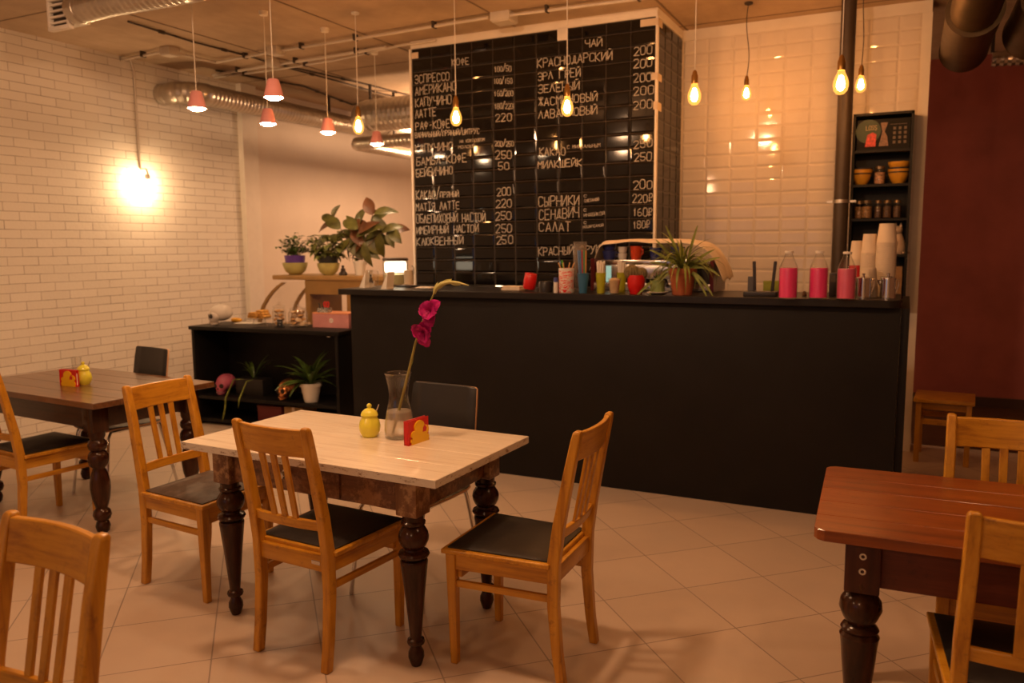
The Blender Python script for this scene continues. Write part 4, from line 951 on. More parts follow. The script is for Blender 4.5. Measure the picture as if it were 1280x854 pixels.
# ---- on top of the cabinet
p, w_, h_ = glaze(298, 341, 393, 408, ZB)
tray = thing('cake_stand', 'low clear glass stand carrying rolled wafers', 'stand', p+Vector((0, .05, 0)))
MB().lathe([(0, .062), (.125, .062), (.128, .068), (.12, .07), (0, .068)], 32).lathe([(.07, 0), (.075, 0), (.06, .03), (.055, .062), (.05, .062), (.055, .03), (.07, 0)], 28).build('dish', glass, tray, SM)
waf = plain('baked_wafer', (.68, .36, .09), .6, 0, .3, .35, nscale=40); random.seed(5)
pr_ = None; base = p+Vector((0, .05, .070)); k = 0
for row, n, z in ((0, 6, .0145), (1, 5, .038), (2, 2, .060)):
    for i in range(n):
        x = (i-(n-1)/2)*.031 + (.04 if row == 2 else 0); mb = MB(); y0_ = -.055+random.uniform(-.012, .01)
        mb.lathe([(.0085, 0), (.0140, 0), (.0145, .055), (.0140, .11), (.0085, .11), (.0085, 0)], 14, (0, 0, 0), Vector((random.uniform(-.1, .1), 1, 0)))
        k += 1
        one(mb, 'rolled_wafer', waf, 'golden rolled wafer lying in the pile on the clear glass stand', 'pastry', base+Vector((x, y0_, z)), 0, 'rolled wafers')
p = PZ(325, 404, ZB)+Vector((0.03, -.10, 0)); 
p = cabtop(292, .33, ZB+.0005); o = one(MB().lathe([(0, 0), (.02, .004), (.024, .03), (.022, .06), (.017, .09), (.008, .105), (0, .107)], 16, (0, 0, .024), Vector((1, .15, .03))), 'yellow_bun', plain('yellow_crust', (.72, .36, .03), .5), 'yellow elongated bun between the white skull and the wafers', 'pastry', p+Vector((-.06, .04, 0)), 0, None, 180)
p, w_, h_ = glaze(303, 322, 398, 404, ZB); o = one(MB().box(-.13, .11, -.06, .06, 0, .006, .002), 'napkin_sheet', paper, 'white paper sheet on the cabinet beside the white skull', 'paper', cabtop(312, .36, ZB+.0005), .2)
cook = plain('biscuit', (.50, .27, .10), .7, 0, .3, .3, nscale=20); cook2 = plain('sugared_biscuit', (.62, .44, .28), .7, 0, .3, .2, nscale=25)
def cookie_jar(px0, px1, py0, py1, label, seed):
    p, w_, h_ = glaze(px0, px1, py0, py1, ZB); t = thing('cookie_jar', label, 'jar', p, 0, 'glass jars of biscuits'); r = w_/2; hb = h_*.74
    MB().lathe([(0, 0), (r*.9, 0), (r, .012), (r, hb*.82), (r*.82, hb), (r*.82, hb+.008), (r*.79, hb+.008), (r*.79, hb), (r*.96, hb*.82), (r*.96, .014), (0, .008)], 30).build('body', glass, t, 60)
    MB().lathe([(0, hb+.008), (r*.86, hb+.008), (r*.86, hb+.02), (r*.4, h_*.86), (r*.16, h_*.89), (r*.24, h_*.95), (r*.16, h_), (0, h_)], 26).build('lid', glass, t, 60)
    random.seed(seed); n = 0
    for lay in range(4):
        z = .016+lay*hb*.215
        for i in range(4):
            a = i*PI/2+lay*.7; q = p+Vector((math.cos(a)*r*.43, math.sin(a)*r*.43, z+r*.12)); mb = MB(); R_ = r*.35
            mb.lathe([(0, 0), (R_*.8, 0), (R_, .008), (R_*.8, .017), (R_*.3, .02), (0, .02)], 14)
            o = one(mb, 'biscuit', (cook if (i+lay) % 2 else cook2), 'round biscuit inside the '+('left' if seed == 1 else 'right')+' glass jar on the cabinet', 'biscuit', q, 0, 'biscuits in the '+('left' if seed == 1 else 'right')+' jar', 60)
            o.rotation_euler = (random.uniform(-.6, .6), random.uniform(-.6, .6), 0)
    return t
cookie_jar(341, 358, 377, 408, 'left lidded glass jar of biscuits with a black tag', 1)
cookie_jar(361, 385, 380, 408.5, 'right wider lidded glass jar of biscuits beside the pink box', 2)
p = PZ(353, 408.5, ZB)+Vector((0, -.03, 0)); t = one(MB().box(-.031, .031, -.002, .002, 0, .066, .001), 'price_tag', plain('black_card', (.02, .02, .024), .7), 'small black card tag with white scribble in front of the left jar', 'tag', p)
mb = MB(); strokes(mb, 'СЫР', (-.02, -.0026, .038), (.02, -.0026, .038), .013, .002, Vector((0, -1, 0))); strokes(mb, '50', (-.008, -.0026, .016), (.008, -.0026, .016), .013, .002, Vector((0, -1, 0)))
mb.build('writing', chalk, t)
p0, p1 = PZ(391, 409, ZB), PZ(437.5, 410.5, ZB); W = (p1-p0).length; hb = .118
pb = thing('pink_box', 'pink cardboard box with a white round emblem, against the counter end', 'box', p0, ang)
bp = plain('pink_card', (.62, .27, .27), .6)
MB().box(0, W, 0, .2, 0, hb, .002).build('body', bp, pb); MB().box(.0, W, -.001, .201, hb, hb+.012, .002).build('lid', plain('coral_lid', (.75, .30, .16), .5), pb)
MB().lathe([(0, 0), (.021, 0), (.021, .0012), (0, .0012)], 26, (W*.52, 0, hb*.53), Vector((0, -1, 0))).build('emblem', paper, pb); MB().lathe([(.008, .0013), (.012, .0013), (.012, .002), (.008, .002)], 16, (W*.52, 0, hb*.53), Vector((0, -1, 0)), .6).build('emblem_mark', bp, pb)
zl = .90+hb+.012; p = p0+Vector((.10, .045, 0)); p.z = zl
t = NT('leopard_print'); vv = t.n('ShaderNodeTexVoronoi', feature='DISTANCE_TO_EDGE'); vv.inputs['Scale'].default_value = 90; t.l(t.coord(), vv.inputs['Vector'])
t.base(t.ramp(vv.outputs['Distance'], ((.08, (.02, .02, .02)), (.16, (.7, .66, .6)))), .5); leo = t.m
pen = thing('pen_tray', 'low leopard patterned pen tray on the pink box', 'tray', p, ang)
MB().box(-.055, .055, -.03, .03, 0, .006).box(-.055, .055, -.03, -.026, .006, .038).box(-.055, .055, .026, .03, .006, .038).box(-.055, -.051, -.026, .026, .006, .038).box(.051, .055, -.026, .026, .006, .038).build('tray', leo, pen)
sc_ = thing('scissors', 'scissors with red handles standing in the leopard pen tray', 'scissors', p+Vector((.022, 0, .0065)), ang)
hd = MB()
for x in (-.014, .014): hd.tube([(x+.012*math.cos(a), 0, .062+.024*math.sin(a)) for a in [2*PI*k/12 for k in range(13)]], .005, 8)
hd.build('handle', red, sc_, SM); MB().box(-.012, -.004, -.001, .001, 0, .04).box(.004, .012, -.001, .001, 0, .04).build('blade', steel, sc_)
for dx, a in ((-.038, -.3), (-.024, .2)):
    o = one(MB().cyl((0, 0, 0), (a*.07, 0, .075), .0055, .0055, 10), 'marker_pen', plain('black_marker', (.02, .02, .02), .4), 'black marker pen in the leopard pen tray', 'pen', p+Vector((dx, 0, .0065)), ang, 'marker pens')

# ---- on the counter, left group
p, w_, h_ = glaze(470, 502, 322, 357, ZK); p = p+Vector((0, .10, 0))
t = thing('glowing_jar', 'bright-topped glass jar with a dark metal lid at the left end of the counter', 'lantern', p); r = w_/2
MB().lathe([(0, 0), (r*.95, 0), (r, .01), (r, h_*.86), (r*.93, h_*.90), (r*.9, h_*.9), (r*.96, h_*.86), (r*.96, .012), (0, .008)], 28).build('body', glass, t, 60)
MB().lathe([(0, h_*.90), (r*1.02, h_*.90), (r*1.02, h_*.97), (r*.9, h_), (0, h_)], 28).build('lid', cable_dark, t, SM)
MB().lathe([(0, h_*.46), (r*.80, h_*.48), (r*.86, h_*.56), (r*.86, h_*.78), (r*.8, h_*.86), (0, h_*.86)], 20).build('light', emit('jar_glow', (1, .80, .55), 5), t, 180)  # upper part of the jar drawn as an emissive body
MB().lathe([(0, .014), (r*.9, .014), (r*.9, h_*.40), (0, h_*.42)], 24).build('filling', plain('pale_moss', (.42, .40, .22), .8), t)
def tent(px0, px1, py0, py1, label):
    a, b = PZ(px0, py1, ZK), PZ(px1-4, py1, ZK); s = mpp(a); h_ = (py1-py0)*s; L = (b-a).length
    mb = MB(); mb.loft([[(0, 0, 0), (.055, 0, 0), (.052, 0, h_*.15), (.0+.075*.9, 0, h_)][:3]+[(.066, 0, h_)], [(0, .09, 0), (.055, .09, 0), (.052, .09, h_*.15), (.066, .09, h_)]])
    return one(mb, 'card_tent', paper, label, 'card', a, 0, 'folded white cards on the counter', None)
tent(449, 464, 338, 360, 'folded white card leaning at the left tip of the counter')
tent(476, 494, 340, 361.5, 'folded white card in front of the bright-topped jar')
o = one(MB().box(-.03, .02, 0, .07, 0, .045, .002), 'card_box', paper, 'small low white box behind the leaning card at the counter tip', 'box', PZ(449, 360, ZK)+Vector((0, .10, 0)))
MB().box(-.031, .021, -.001, .071, .038, .047).build('lid', paper, o)
p, w_, h_ = glaze(461, 474, 338, 360.5, ZK)
t = thing('shot_glass', 'small clear glass with a dark print beside the leaning card', 'glass', p); r = w_/2
MB().lathe([(0, 0), (r*.85, 0), (r, h_), (r*.94, h_), (r*.8, .01), (0, .01)], 24).build('body', glass, t, SM)
pm = MB(); rr_ = r*.96
for (a0_, a1_, z0_, z1_) in ((-110, -70, .35, .6), (-120, -100, .3, .45), (-80, -60, .3, .45), (-100, -80, .62, .78)):
    n = 4; A = [math.radians(a0_+(a1_-a0_)*k/n) for k in range(n+1)]
    for x, y in zip(A, A[1:]): pm.quad((rr_*math.cos(x), rr_*math.sin(x), z0_*h_), (rr_*math.cos(y), rr_*math.sin(y), z0_*h_), (rr_*math.cos(y), rr_*math.sin(y), z1_*h_), (rr_*math.cos(x), rr_*math.sin(x), z1_*h_))
pm.build('dark_print', cable_dark, t)
p, w_, h_ = glaze(501, 514, 333, 359, ZK)
t = thing('swing_top_jar', 'glass jar of cream coloured powder with a wire clasp, right of the bright-topped jar', 'jar', p+Vector((.0, .04, .012))); r = w_/2
MB().lathe([(0, 0), (r, 0), (r, h_*.75), (r*.8, h_*.85), (r*.82, h_*.9), (r*.76, h_*.9), (r*.95, h_*.74), (r*.95, .006), (0, .006)], 24).build('body', glass, t, 60)
MB().lathe([(0, .008), (r*.9, .008), (r*.9, h_*.72), (0, h_*.74)], 20).build('powder', plain('cream_powder', (.66, .54, .40), .9), t)
MB().lathe([(0, h_*.9), (r*.86, h_*.9), (r*.8, h_*.98), (0, h_)], 22).build('lid', glass, t, SM)
MB().tube([(r*.8, 0, h_*.95), (r*1.25, 0, h_*.85), (r*1.3, 0, h_*.6), (r*1.1, 0, h_*.5)], .003, 6).build('clasp', cable_dark, t)
o = one(MB().box(-.075, .065, -.06, .06, 0, .012, .004), 'coaster', plain('black_slate', (.02, .018, .018), .6), 'flat black slate under the jar of cream powder', 'coaster', p+Vector((.0, .035, 0)))
MB().box(-.07, .06, -.056, .056, .0115, .0121).build('top_face', plain('black_slate', (.02, .018, .018)), o)
o = one(MB().box(-.06, .07, -.03, .06, 0, .004).box(-.05, .05, -.02, .05, .004, .009), 'paper_napkins', paper, 'thin white folded napkins lying near the left end of the counter', 'napkins', PZ(530, 360, ZK))
# ---- middle group
o = one(MB().box(-.075, .075, -.05, .05, 0, .016, .007).box(-.07, .072, -.046, .05, .016, .030, .007), 'folded_towel', cloth, 'folded cream towel lying left of the red cup', 'towel', PZ(640, 363, ZK)+Vector((0, .02, 0)))
p, w_, h_ = glaze(653, 669, 344, 364, ZK); t = thing('red_cup', 'shiny red cup standing tilted on the counter', 'cup', p+Vector((0, 0, .012))); t.rotation_euler = (0, math.radians(10), 0); r = w_/2
MB().lathe([(0, 0), (r*.86, 0), (r*.95, .01), (r, h_*.5), (r*.93, h_*.9), (r*.85, h_*.95), (0, h_*.96)], 28).build('body', red, t, SM)
MB().lathe([(r*.9, h_*.9), (r*.96, h_*.92), (r*.9, h_*.97), (0, h_*.975)], 28).build('lid', red, t, SM)
t.location.z += .004
p, w_, h_ = glaze(673, 690, 352, 365, ZK); o = one(MB().lathe([(0, 0), (w_/2, 0), (w_/2, h_*.85), (w_*.46, h_), (w_*.42, h_), (w_*.44, h_*.3), (0, h_*.2)], 26), 'black_pot', plain('black_enamel', (.02, .018, .018), .3), 'small black pot between the red cup and the patterned canister', 'pot', p)
MB().lathe([(w_*.47, h_*.97), (w_*.52, h_*1.0), (w_*.45, h_*1.02), (w_*.42, h_*1.0)], 24).build('rim', steel, o)
p, w_, h_ = glaze(692, 697.5, 347, 366, ZK); o = one(MB().lathe([(0, 0), (w_*.5, 0), (w_*.5, h_*.7), (0, h_*.7)], 16), 'shaker', white_cer, 'small white cylinder with a blue cap left of the patterned canister', 'shaker', p)
MB().lathe([(0, h_*.7), (w_*.52, h_*.7), (w_*.45, h_), (0, h_)], 16).build('cap', plain('navy', (.04, .06, .25), .4), o, SM)
t_ = NT('red_lace_print'); v1 = t_.n('ShaderNodeTexVoronoi', feature='DISTANCE_TO_EDGE'); v1.inputs['Scale'].default_value = 34; t_.l(t_.coord(), v1.inputs['Vector'])
wv = t_.n('ShaderNodeTexWave', wave_type='RINGS'); wv.inputs['Scale'].default_value = 30; wv.inputs['Distortion'].default_value = 6; t_.l(t_.coord(), wv.inputs['Vector'])
t_.base(t_.mix(t_.ramp(v1.outputs['Distance'], ((.05, (1, 1, 1)), (.07, (0, 0, 0)))), t_.ramp(wv.outputs[0], ((.55, (.72, .02, .02)), (.65, (.75, .69, .62)))), (.75, .69, .62)), .35); lace = t_.m
p, w_, h_ = glaze(698.5, 717.5, 336, 366.5, ZK); can = thing('patterned_canister', 'white canister with a red ornament holding wooden stirrers', 'canister', p); r = w_/2
MB().lathe([(0, 0), (r*.96, 0), (r, .006), (r, h_*.92), (r*.96, h_), (r*.9, h_), (r*.9, .01), (0, .008)], 32).build('body', lace, can, SM)
MB().lathe([(r*1.01, h_*.90), (r*1.03, h_*.93), (r*1.0, h_*1.0), (r*.97, h_*1.0)], 32).build('rim', white_cer, can, SM)
random.seed(9)
for k in range(8):
    a = 2*PI*k/8; rb = r*.45; dx, dy = math.cos(a), math.sin(a)
    mb = MB(); mb.tube([(dx*rb*.5, dy*rb*.5, .012), (dx*r*.82, dy*r*.82, h_), (dx*r*1.12, dy*r*1.12, h_*1.22)], .0042, 4)
    one(mb, 'wooden_stirrer', wz if False else plain('pale_stick', (.60, .34, .14), .7), 'pale wooden stirrer fanned out in the patterned canister', 'stirrer', p, 0, 'stirrers in the patterned canister', None)
mb = MB(); mb.tube([(-.01, -.012, .012), (-.012, -.02, h_), (-.024, -.022, h_*1.32)], .0055, 8); o = one(mb, 'drinking_straw', plain('green_straw', (.08, .42, .05), .4), 'green straw sticking out of the patterned canister', 'straw', p)
p2 = p+Vector((.045, .13, 0)); s = mpp(p2); hh = 62*s
t = thing('plastic_cups', 'tall stack of clear plastic cups behind the patterned canister', 'cups', p2)
pc_ = thin_glass('clear_plastic', (.90, .88, .86), .08, .10, (.7, .62, .55))
for k in range(9): MB().lathe([(.030, k*.016), (.046, hh-.128+k*.016), (.048, hh-.128+k*.016), (.0475, hh-.130+k*.016)], 24).build('cup', pc_, t, SM)
p, w_, h_ = glaze(721.5, 736, 341.5, 366.5, ZK); t = thing('blue_tumbler', 'blue plastic tumbler holding coloured straws', 'tumbler', p); r = w_/2
MB().lathe(cup_prof(r*.68, r, h_), 28).build('body', plain('blue_plastic', (.03, .13, .26), .35), t, SM)
MB().lathe([(r, h_-.004), (r*1.04, h_-.002), (r, h_)], 28).build('rim', plain('blue_plastic', (.03, .13, .26)), t, SM)
for k, (c, nm) in enumerate((((.10, .22, .45), 'light blue'), ((.08, .20, .42), 'mid blue'), ((.40, .06, .08), 'dark red'), ((.09, .26, .12), 'green'), ((.45, .22, .05), 'orange brown'))):
    dx = (k-2)*r*.24; mb = MB(); mb.cyl((dx, .0+.004*(k % 2), .006), (dx*1.5-.012, .01, h_*2.12), .0052, .0052, 10)
    one(mb, 'drinking_straw', plain('straw_'+nm.replace(' ', '_'), c, .4), nm+' straw standing in the blue tumbler', 'straw', p)
# ---- coffee machine under a cloth
YMc = 5.33
def mp_(px, py, y=YMc): return PY(px, py, y)
m0, m1 = mp_(742, 366), mp_(894, 368); zt_ = mp_(800, 325).z
mach = thing('coffee_machine', 'chrome coffee machine with dark red sides, half hidden by cups and plants', 'coffee machine', ((m0.x+m1.x)/2, YMc, ZK))
def mrel(o): o.matrix_parent_inverse = Matrix.Translation(mach.location).inverted(); return o
X0, X1 = m0.x, m1.x
dred = plain('dark_red_panel', (.13, .012, .014), .3); dgrey = plain('machine_black', (.022, .018, .018), .35)
mrel(MB().box(X0+.03, X1-.03, YMc+.05, YMc+.30, ZK+.03, zt_-.004, .006).build('body', dgrey, mach))
mrel(MB().box(X0+.02, X1-.02, YMc-.06, YMc+.30, ZK+.004, ZK+.055, .006).build('drip_tray', steel, mach, SM))
mrel(MB().box(X0+.02, X1-.02, YMc-.03, YMc+.30, zt_-.03, zt_, .005).build('cup_tray', chrome, mach, SM))
mrel(MB().box(X0+.05, X1-.12, YMc-.02, YMc+.05, zt_-.13, zt_-.03, .008).build('front_panel', steel, mach, SM))
for x, sg in ((X0, 1), (X1-.025, 1)):
    mrel(MB().prism([(x, ZK), (x+.025, ZK), (x+.025, zt_+.01), (x, zt_+.01)], YMc-.06, YMc+.31).build('side_panel', dred, mach))
mrel(MB().box(X0+.10, X0+.135, YMc-.026, YMc-.018, ZK+.06, zt_-.04).build('glowing_panel', emit('pale_green_glow', (.55, .8, .62), .6), mach))  # reflective greenish panel; its shine is put in as weak emission
for x in (X0+.35, X0+.55):
    mrel(MB().cyl((x, YMc+.03, zt_-.13), (x, YMc+.03, zt_-.17), .034, .03, 20).build('group_head', chrome, mach, SM)); mrel(MB().tube([(x, YMc+.02, zt_-.175), (x, YMc-.05, zt_-.17), (x, YMc-.13, zt_-.16)], .012, 10).build('filter_handle', dgrey, mach, SM))
nav = plain('navy_cup', (.025, .035, .17), .3)
def cup(px0, px1, py0, py1, mat, label, grp=None, y=YMc+.04, z=None, handle=True, name='coffee_cup'):
    p = PY((px0+px1)/2, py1, y); s = mpp(p); p.z = z if z is not None else zt_+.001; r, h_ = (px1-px0)*s/2, (py1-py0)*s
    t = thing(name, label, 'cup', p, random.uniform(-.4, .4), grp)
    MB().lathe([(0, 0), (r*.72, 0), (r*.9, h_*.3), (r, h_), (r*.94, h_), (r*.84, h_*.3), (0, .006)], 26).build('body', mat, t, SM)
    if handle: MB().tube([(r*.9, 0, h_*.8), (r*1.35, 0, h_*.75), (r*1.4, 0, h_*.45), (r*.88, 0, h_*.3)], r*.1, 8).build('handle', mat, t, SM)
    return t, h_
c_, hh = cup(753, 770.5, 313, 324, nav, 'lower navy blue cup stacked on the coffee machine', 'navy cups')
cup(753, 770.5, 304, 313, nav, 'upper navy blue cup stacked on the coffee machine', 'navy cups', z=zt_+.003+hh, handle=False)
c_, hh = cup(772.5, 784, 316, 324, white_cer, 'lower small white cup stacked on the coffee machine', 'white cups', handle=False)
cup(772.5, 784, 308.5, 316, white_cer, 'upper small white cup stacked on the coffee machine', 'white cups', z=zt_+.003+hh, handle=False)
cup(787.5, 803, 306, 323, plain('orange_red_glaze', (.62, .06, .015), .3), 'orange red mug on the coffee machine')
cup(812, 828, 309, 324, nav, 'dark blue cup behind the spider plant leaves on the coffee machine', handle=False)
cup(838, 856, 309, 325, nav, 'dark blue cup at the right of the coffee machine top', handle=False)
prof_c = [mp_(738, 336), mp_(741, 331), mp_(746, 318), mp_(751, 304), mp_(756, 301), mp_(770, 300), mp_(790, 298.5), mp_(806, 299.5), mp_(822, 298.5), mp_(845, 299), mp_(868, 301), mp_(882, 305), mp_(892, 315), mp_(900, 328), mp_(905, 342), mp_(907, 350)]
rows = []; random.seed(2)
for j in range(9):
    v = j/8; r_ = []
    for i, q in enumerate(prof_c): r_.append(Vector((q.x, YMc-.05+v*.36, q.z + .006*math.sin(i*1.3+j*1.9) - (.022 if j == 0 else 0) + (.006*math.sin(i*2.2) if j < 2 else 0) - (.03*math.sin(j*1.7)*.5 if i > 11 else 0))))
    rows.append(r_)
mb = MB(); R = [[mb.bm.verts.new(q) for q in r_] for r_ in rows]
for a, b in zip(R, R[1:]):
    for i in range(len(a)-1): mb.bm.faces.new((a[i], a[i+1], b[i+1], b[i]))
o = mb.build('draped_towel', cloth, None, 180); tag(o, 'cream towel draped over the cups on top of the coffee machine', 'towel')
sd = o.modifiers.new('thick', 'SOLIDIFY'); sd.thickness = .006; sb = o.modifiers.new('sub', 'SUBSURF'); sb.levels = 1; sb.render_levels = 1
# ---- lime tumblers, cacti, mug, spider plant
lime = plain('lime_plastic', (.40, .40, .02), .35)
for px0, px1, py1, lab, dy in ((744.5, 757.5, 366.5, 'front lime green tumbler of wrapped white straws', 0), (767.5, 780, 366, 'lime green tumbler of wrapped white straws behind the beige glass', .05)):
    p, w_, h_ = glaze(px0, px1, 341, py1, ZK); p = p+Vector((0, dy, 0)); t = thing('lime_tumbler', lab, 'tumbler', p, 0, 'lime green tumblers'); r = w_/2
    MB().lathe(cup_prof(r*.72, r, h_), 26).build('body', lime, t, SM); MB().lathe([(r, h_-.004), (r*1.04, h_-.002), (r, h_)], 26).build('rim', lime, t, SM)
    for k in range(9):
        a = 2*PI*k/9; rad = r*.55 if k else 0; mb = MB(); mb.cyl((math.cos(a)*rad*.7, math.sin(a)*rad*.7, .006), (math.cos(a)*rad*1.25, math.sin(a)*rad*1.2, h_*1.5+random.uniform(-.012, .012)), .0058, .0058, 8)
        one(mb, 'wrapped_straw', paper, 'white paper wrapped straw standing in the '+('front lime tumbler' if dy == 0 else 'rear lime tumbler'), 'straw', p, 0, 'wrapped straws in the '+('front' if dy == 0 else 'rear')+' lime tumbler')
p, w_, h_ = glaze(761, 777.5, 347.5, 367.5, ZK); t = thing('beige_glass', 'small clear glass with beige contents in front of the lime tumblers', 'glass', p+Vector((0, -.02, 0))); r = w_/2
MB().lathe(cup_prof(r*.65, r, h_), 26).build('body', glass, t, SM); MB().lathe([(0, .005), (r*.60, .005), (r*.86, h_*.85), (r*.5, h_*.98), (0, h_)], 22).build('filling', plain('beige_sugar', (.52, .37, .22), .9), t, SM)
p, w_, h_ = glaze(784, 806, 344, 367.5, ZK); t = thing('cactus_pot', 'bright red pot with two round cacti', 'cactus', p); r = w_/2
MB().lathe([(0, 0), (r*.66, 0), (r*.92, h_*.35), (r, h_*.6), (r*.94, h_), (r*.86, h_), (r*.86, h_*.9), (0, h_*.88)], 30).build('pot', red, t, SM)
cac = plain('cactus_skin', (.16, .12, .055), .7, 0, .3, .4, nscale=60)
for x, y, rr_, sc2 in ((-.030, 0, .048, 1.05), (.032, .012, .036, 1.1)):
    mb = MB(); n = 16; prof = [(math.sin(PI*k/12)*rr_, h_*.85+rr_*.7*sc2-math.cos(PI*k/12)*rr_*sc2) for k in range(13)]
    rings = [[(x+q*math.cos(2*PI*j/32)*(1.06 if j % 2 else .93), y+q*math.sin(2*PI*j/32)*(1.06 if j % 2 else .93), z) for j in range(32)] for q, z in prof[1:-1]]
    mb.loft(rings).build('cactus', cac, t, SM)
p, w_, h_ = glaze(808.5, 835, 363, 368, ZK); sau = one(MB().lathe([(0, 0), (w_*.3, 0), (w_*.5, .014), (w_*.49, .017), (w_*.28, .005), (0, .005)], 30), 'saucer', white_cer, 'white saucer under the pale green mug', 'saucer', p)
MB().lathe([(w_*.49, .0145), (w_*.505, .016), (w_*.49, .018)], 30).build('rim', white_cer, sau)
pm_ = p+Vector((.0, 0, .0065)); r, h_ = 9*mpp(p), 16*mpp(p); t = thing('green_mug', 'pale green mug with a small sprouting plant on a white saucer', 'mug', pm_)
gm_ = plain('pale_green_glaze', (.22, .30, .10), .3)
MB().lathe([(0, 0), (r*.85, 0), (r, .008), (r, h_), (r*.92, h_), (r*.92, h_*.85), (0, h_*.84)], 26).build('body', gm_, t, SM); MB().tube([(-r*.95, 0, h_*.8), (-r*1.5, 0, h_*.7), (-r*1.5, 0, h_*.35), (-r*.95, 0, h_*.2)], r*.12, 8).build('handle', gm_, t, SM)
strap_leaves(t, leafA, 9, h_*.85, .075, .014, 8, (.9, 1.5), .4)
p, w_, h_ = glaze(835, 870, 337.5, 370.5, ZK); t = thing('spider_plant', 'big spider plant in a terracotta pot on the counter', 'potted plant', p); r = w_/2
MB().lathe([(0, 0), (r*.68, 0), (r*.9, h_*.78), (r*1.0, h_*.79), (r*1.02, h_), (r*.93, h_), (r*.9, h_*.88), (0, h_*.88)], 34).build('pot', terracotta, t, SM)
MB().lathe([(0, h_*.86), (r*.88, h_*.89), (0, h_*.91)], 20).build('soil', soil, t)
strap_leaves(t, leafS, 80, h_*.88, .31, .016, 41, (.5, 1.52), 1.5, L_lo=.6)
random.seed(77); mb = MB()
for px, py, px2, py2 in ((846, 338, 810, 372), (848, 338, 790, 376), (858, 338, 884, 372), (860, 338, 892, 372), (856, 338, 878, 360), (844, 338, 822, 352), (862, 338, 899, 345), (842, 336, 812, 328), (850, 335, 812, 312), (860, 335, 893, 312), (855, 335, 832, 282), (858, 335, 872, 282), (850, 336, 820, 300), (862, 336, 900, 322)):
    a = PY(px, py, p.y-.02)-p; b = PY(px2, py2, p.y-.07)-p; m_ = (a+b)/2+Vector((0, -.02, .07 if py2 > 330 else .02)); pts = []
    for k in range(9): u = k/8; pts.append(a*(1-u)**2+m_*2*u*(1-u)+b*u*u)
    R = []
    for k, q in enumerate(pts):
        wd = .0085*math.sin(PI*min(1, (k+.6)/9.0))**.6
        d = (pts[min(8, k+1)]-pts[max(0, k-1)]).normalized(); sd_ = d.cross(Vector((.1, -1, .2))).normalized(); R.append([mb.bm.verts.new(q-sd_*wd), mb.bm.verts.new(q+Vector((0, .003, 0))), mb.bm.verts.new(q+sd_*wd)])
    for a_, b_ in zip(R, R[1:]):
        for i in (0, 1): mb.bm.faces.new((a_[i], a_[i+1], b_[i+1], b_[i]))
mb.build('hanging_leaf', leafS, t, 180)
# ---- router, green box, bottles, creamers, cups
p = PZ(949, 371, ZK); s = mpp(p); t = thing('wifi_router', 'black wireless router with upright aerials on the counter', 'router', p+Vector((0, .05, 0)))
MB().box(-.095, .095, -.05, .06, 0, .030, .006).build('body', dgrey, t, SM)
for x, z0_, w2, lean, gm2 in ((-.040, .20, .011, .0, dgrey), (.062, .20, .011, .022, dgrey)):
    MB().frustum((x, .03, .028), .018, .012, (x+lean-.008, .03, .21), .020, .010).build('aerial', gm2, t, 30, .004)
MB().frustum((-.065, .03, .028), .034, .014, (-.065, .03, .118), .034, .014).build('aerial', plain('grey_plastic', (.09, .085, .085), .4), t, 30, .003)
o = one(MB().box(-.062, .062, 0, .07, 0, .075, .002), 'green_box', plain('lime_card', (.24, .27, .02), .6), 'lime green box behind the router', 'box', PZ(962, 368, ZK)+Vector((0, .14, 0)))
MB().box(-.0625, .0625, -.0005, .0705, .058, .076).build('lid', plain('lime_card', (.24, .27, .02)), o)
pinkliq = plain('pink_drink', (.92, .05, .24), .25, 0, .5, .06); pinkliq2 = plain('cloudy_pink_drink', (.80, .12, .25), .3, 0, .5, .06)
for px, py1, lab, liq in ((984.5, 373.5, 'glass bottle of bright pink drink next to the router, first of three', pinkliq), (1022.5, 373.5, 'middle one of the three glass bottles of pink drink', pinkliq), (1057, 374.5, 'glass bottle of cloudy pink drink beside the steel creamers', pinkliq2)):
    p = PZ(px, py1, ZK); s = mpp(p); r, h_ = 11.3*s, 59.5*s; t = thing('drink_bottle', lab, 'bottle', p, 0, 'glass bottles of pink drink')
    body = [(r*.9, 0), (r, .006), (r, h_*.62), (r*.93, h_*.68), (r*.62, h_*.82), (r*.42, h_*.92), (r*.40, h_*.955)]
    MB().lathe([(0, 0)]+body+[(r*.36, h_*.955), (r*.38, h_*.92), (r*.57, h_*.82), (r*.88, h_*.68), (r*.95, h_*.62), (r*.95, .008), (0, .006)], 32).build('glass_body', glass, t, 60)
    MB().lathe([(0, .007), (r*.93, .008), (r*.945, h_*.60), (r*.90, h_*.645), (0, h_*.645)], 28).build('drink', liq, t, 60)
    MB().lathe([(0, h_*.952), (r*.47, h_*.952), (r*.47, h_*.992), (r*.42, h_), (0, h_)], 24).build('cap', white_cer, t, SM)
p = PZ(1004, 371, ZK)+Vector((0, .06, 0)); o = one(MB().lathe([(0, 0), (.012, 0), (.014, .012), (.009, .02), (.010, .028), (0, .03)], 16), 'cork_stopper', plain('brown_cork', (.16, .08, .04), .7), 'small brown stopper between the first two pink bottles', 'stopper', p)
p, w_, h_ = glaze(1035, 1043, 347, 371.5, ZK); p = p+Vector((0, .10, 0)); t = thing('upright_device', 'small dark upright device between the middle and last pink bottles', 'device', p)
MB().box(-.022, .022, -.02, .02, 0, .14, .005).build('body', dgrey, t, SM); MB().box(-.015, .015, -.022, -.019, .085, .125).build('screen', plain('dull_screen', (.10, .09, .07), .2), t)
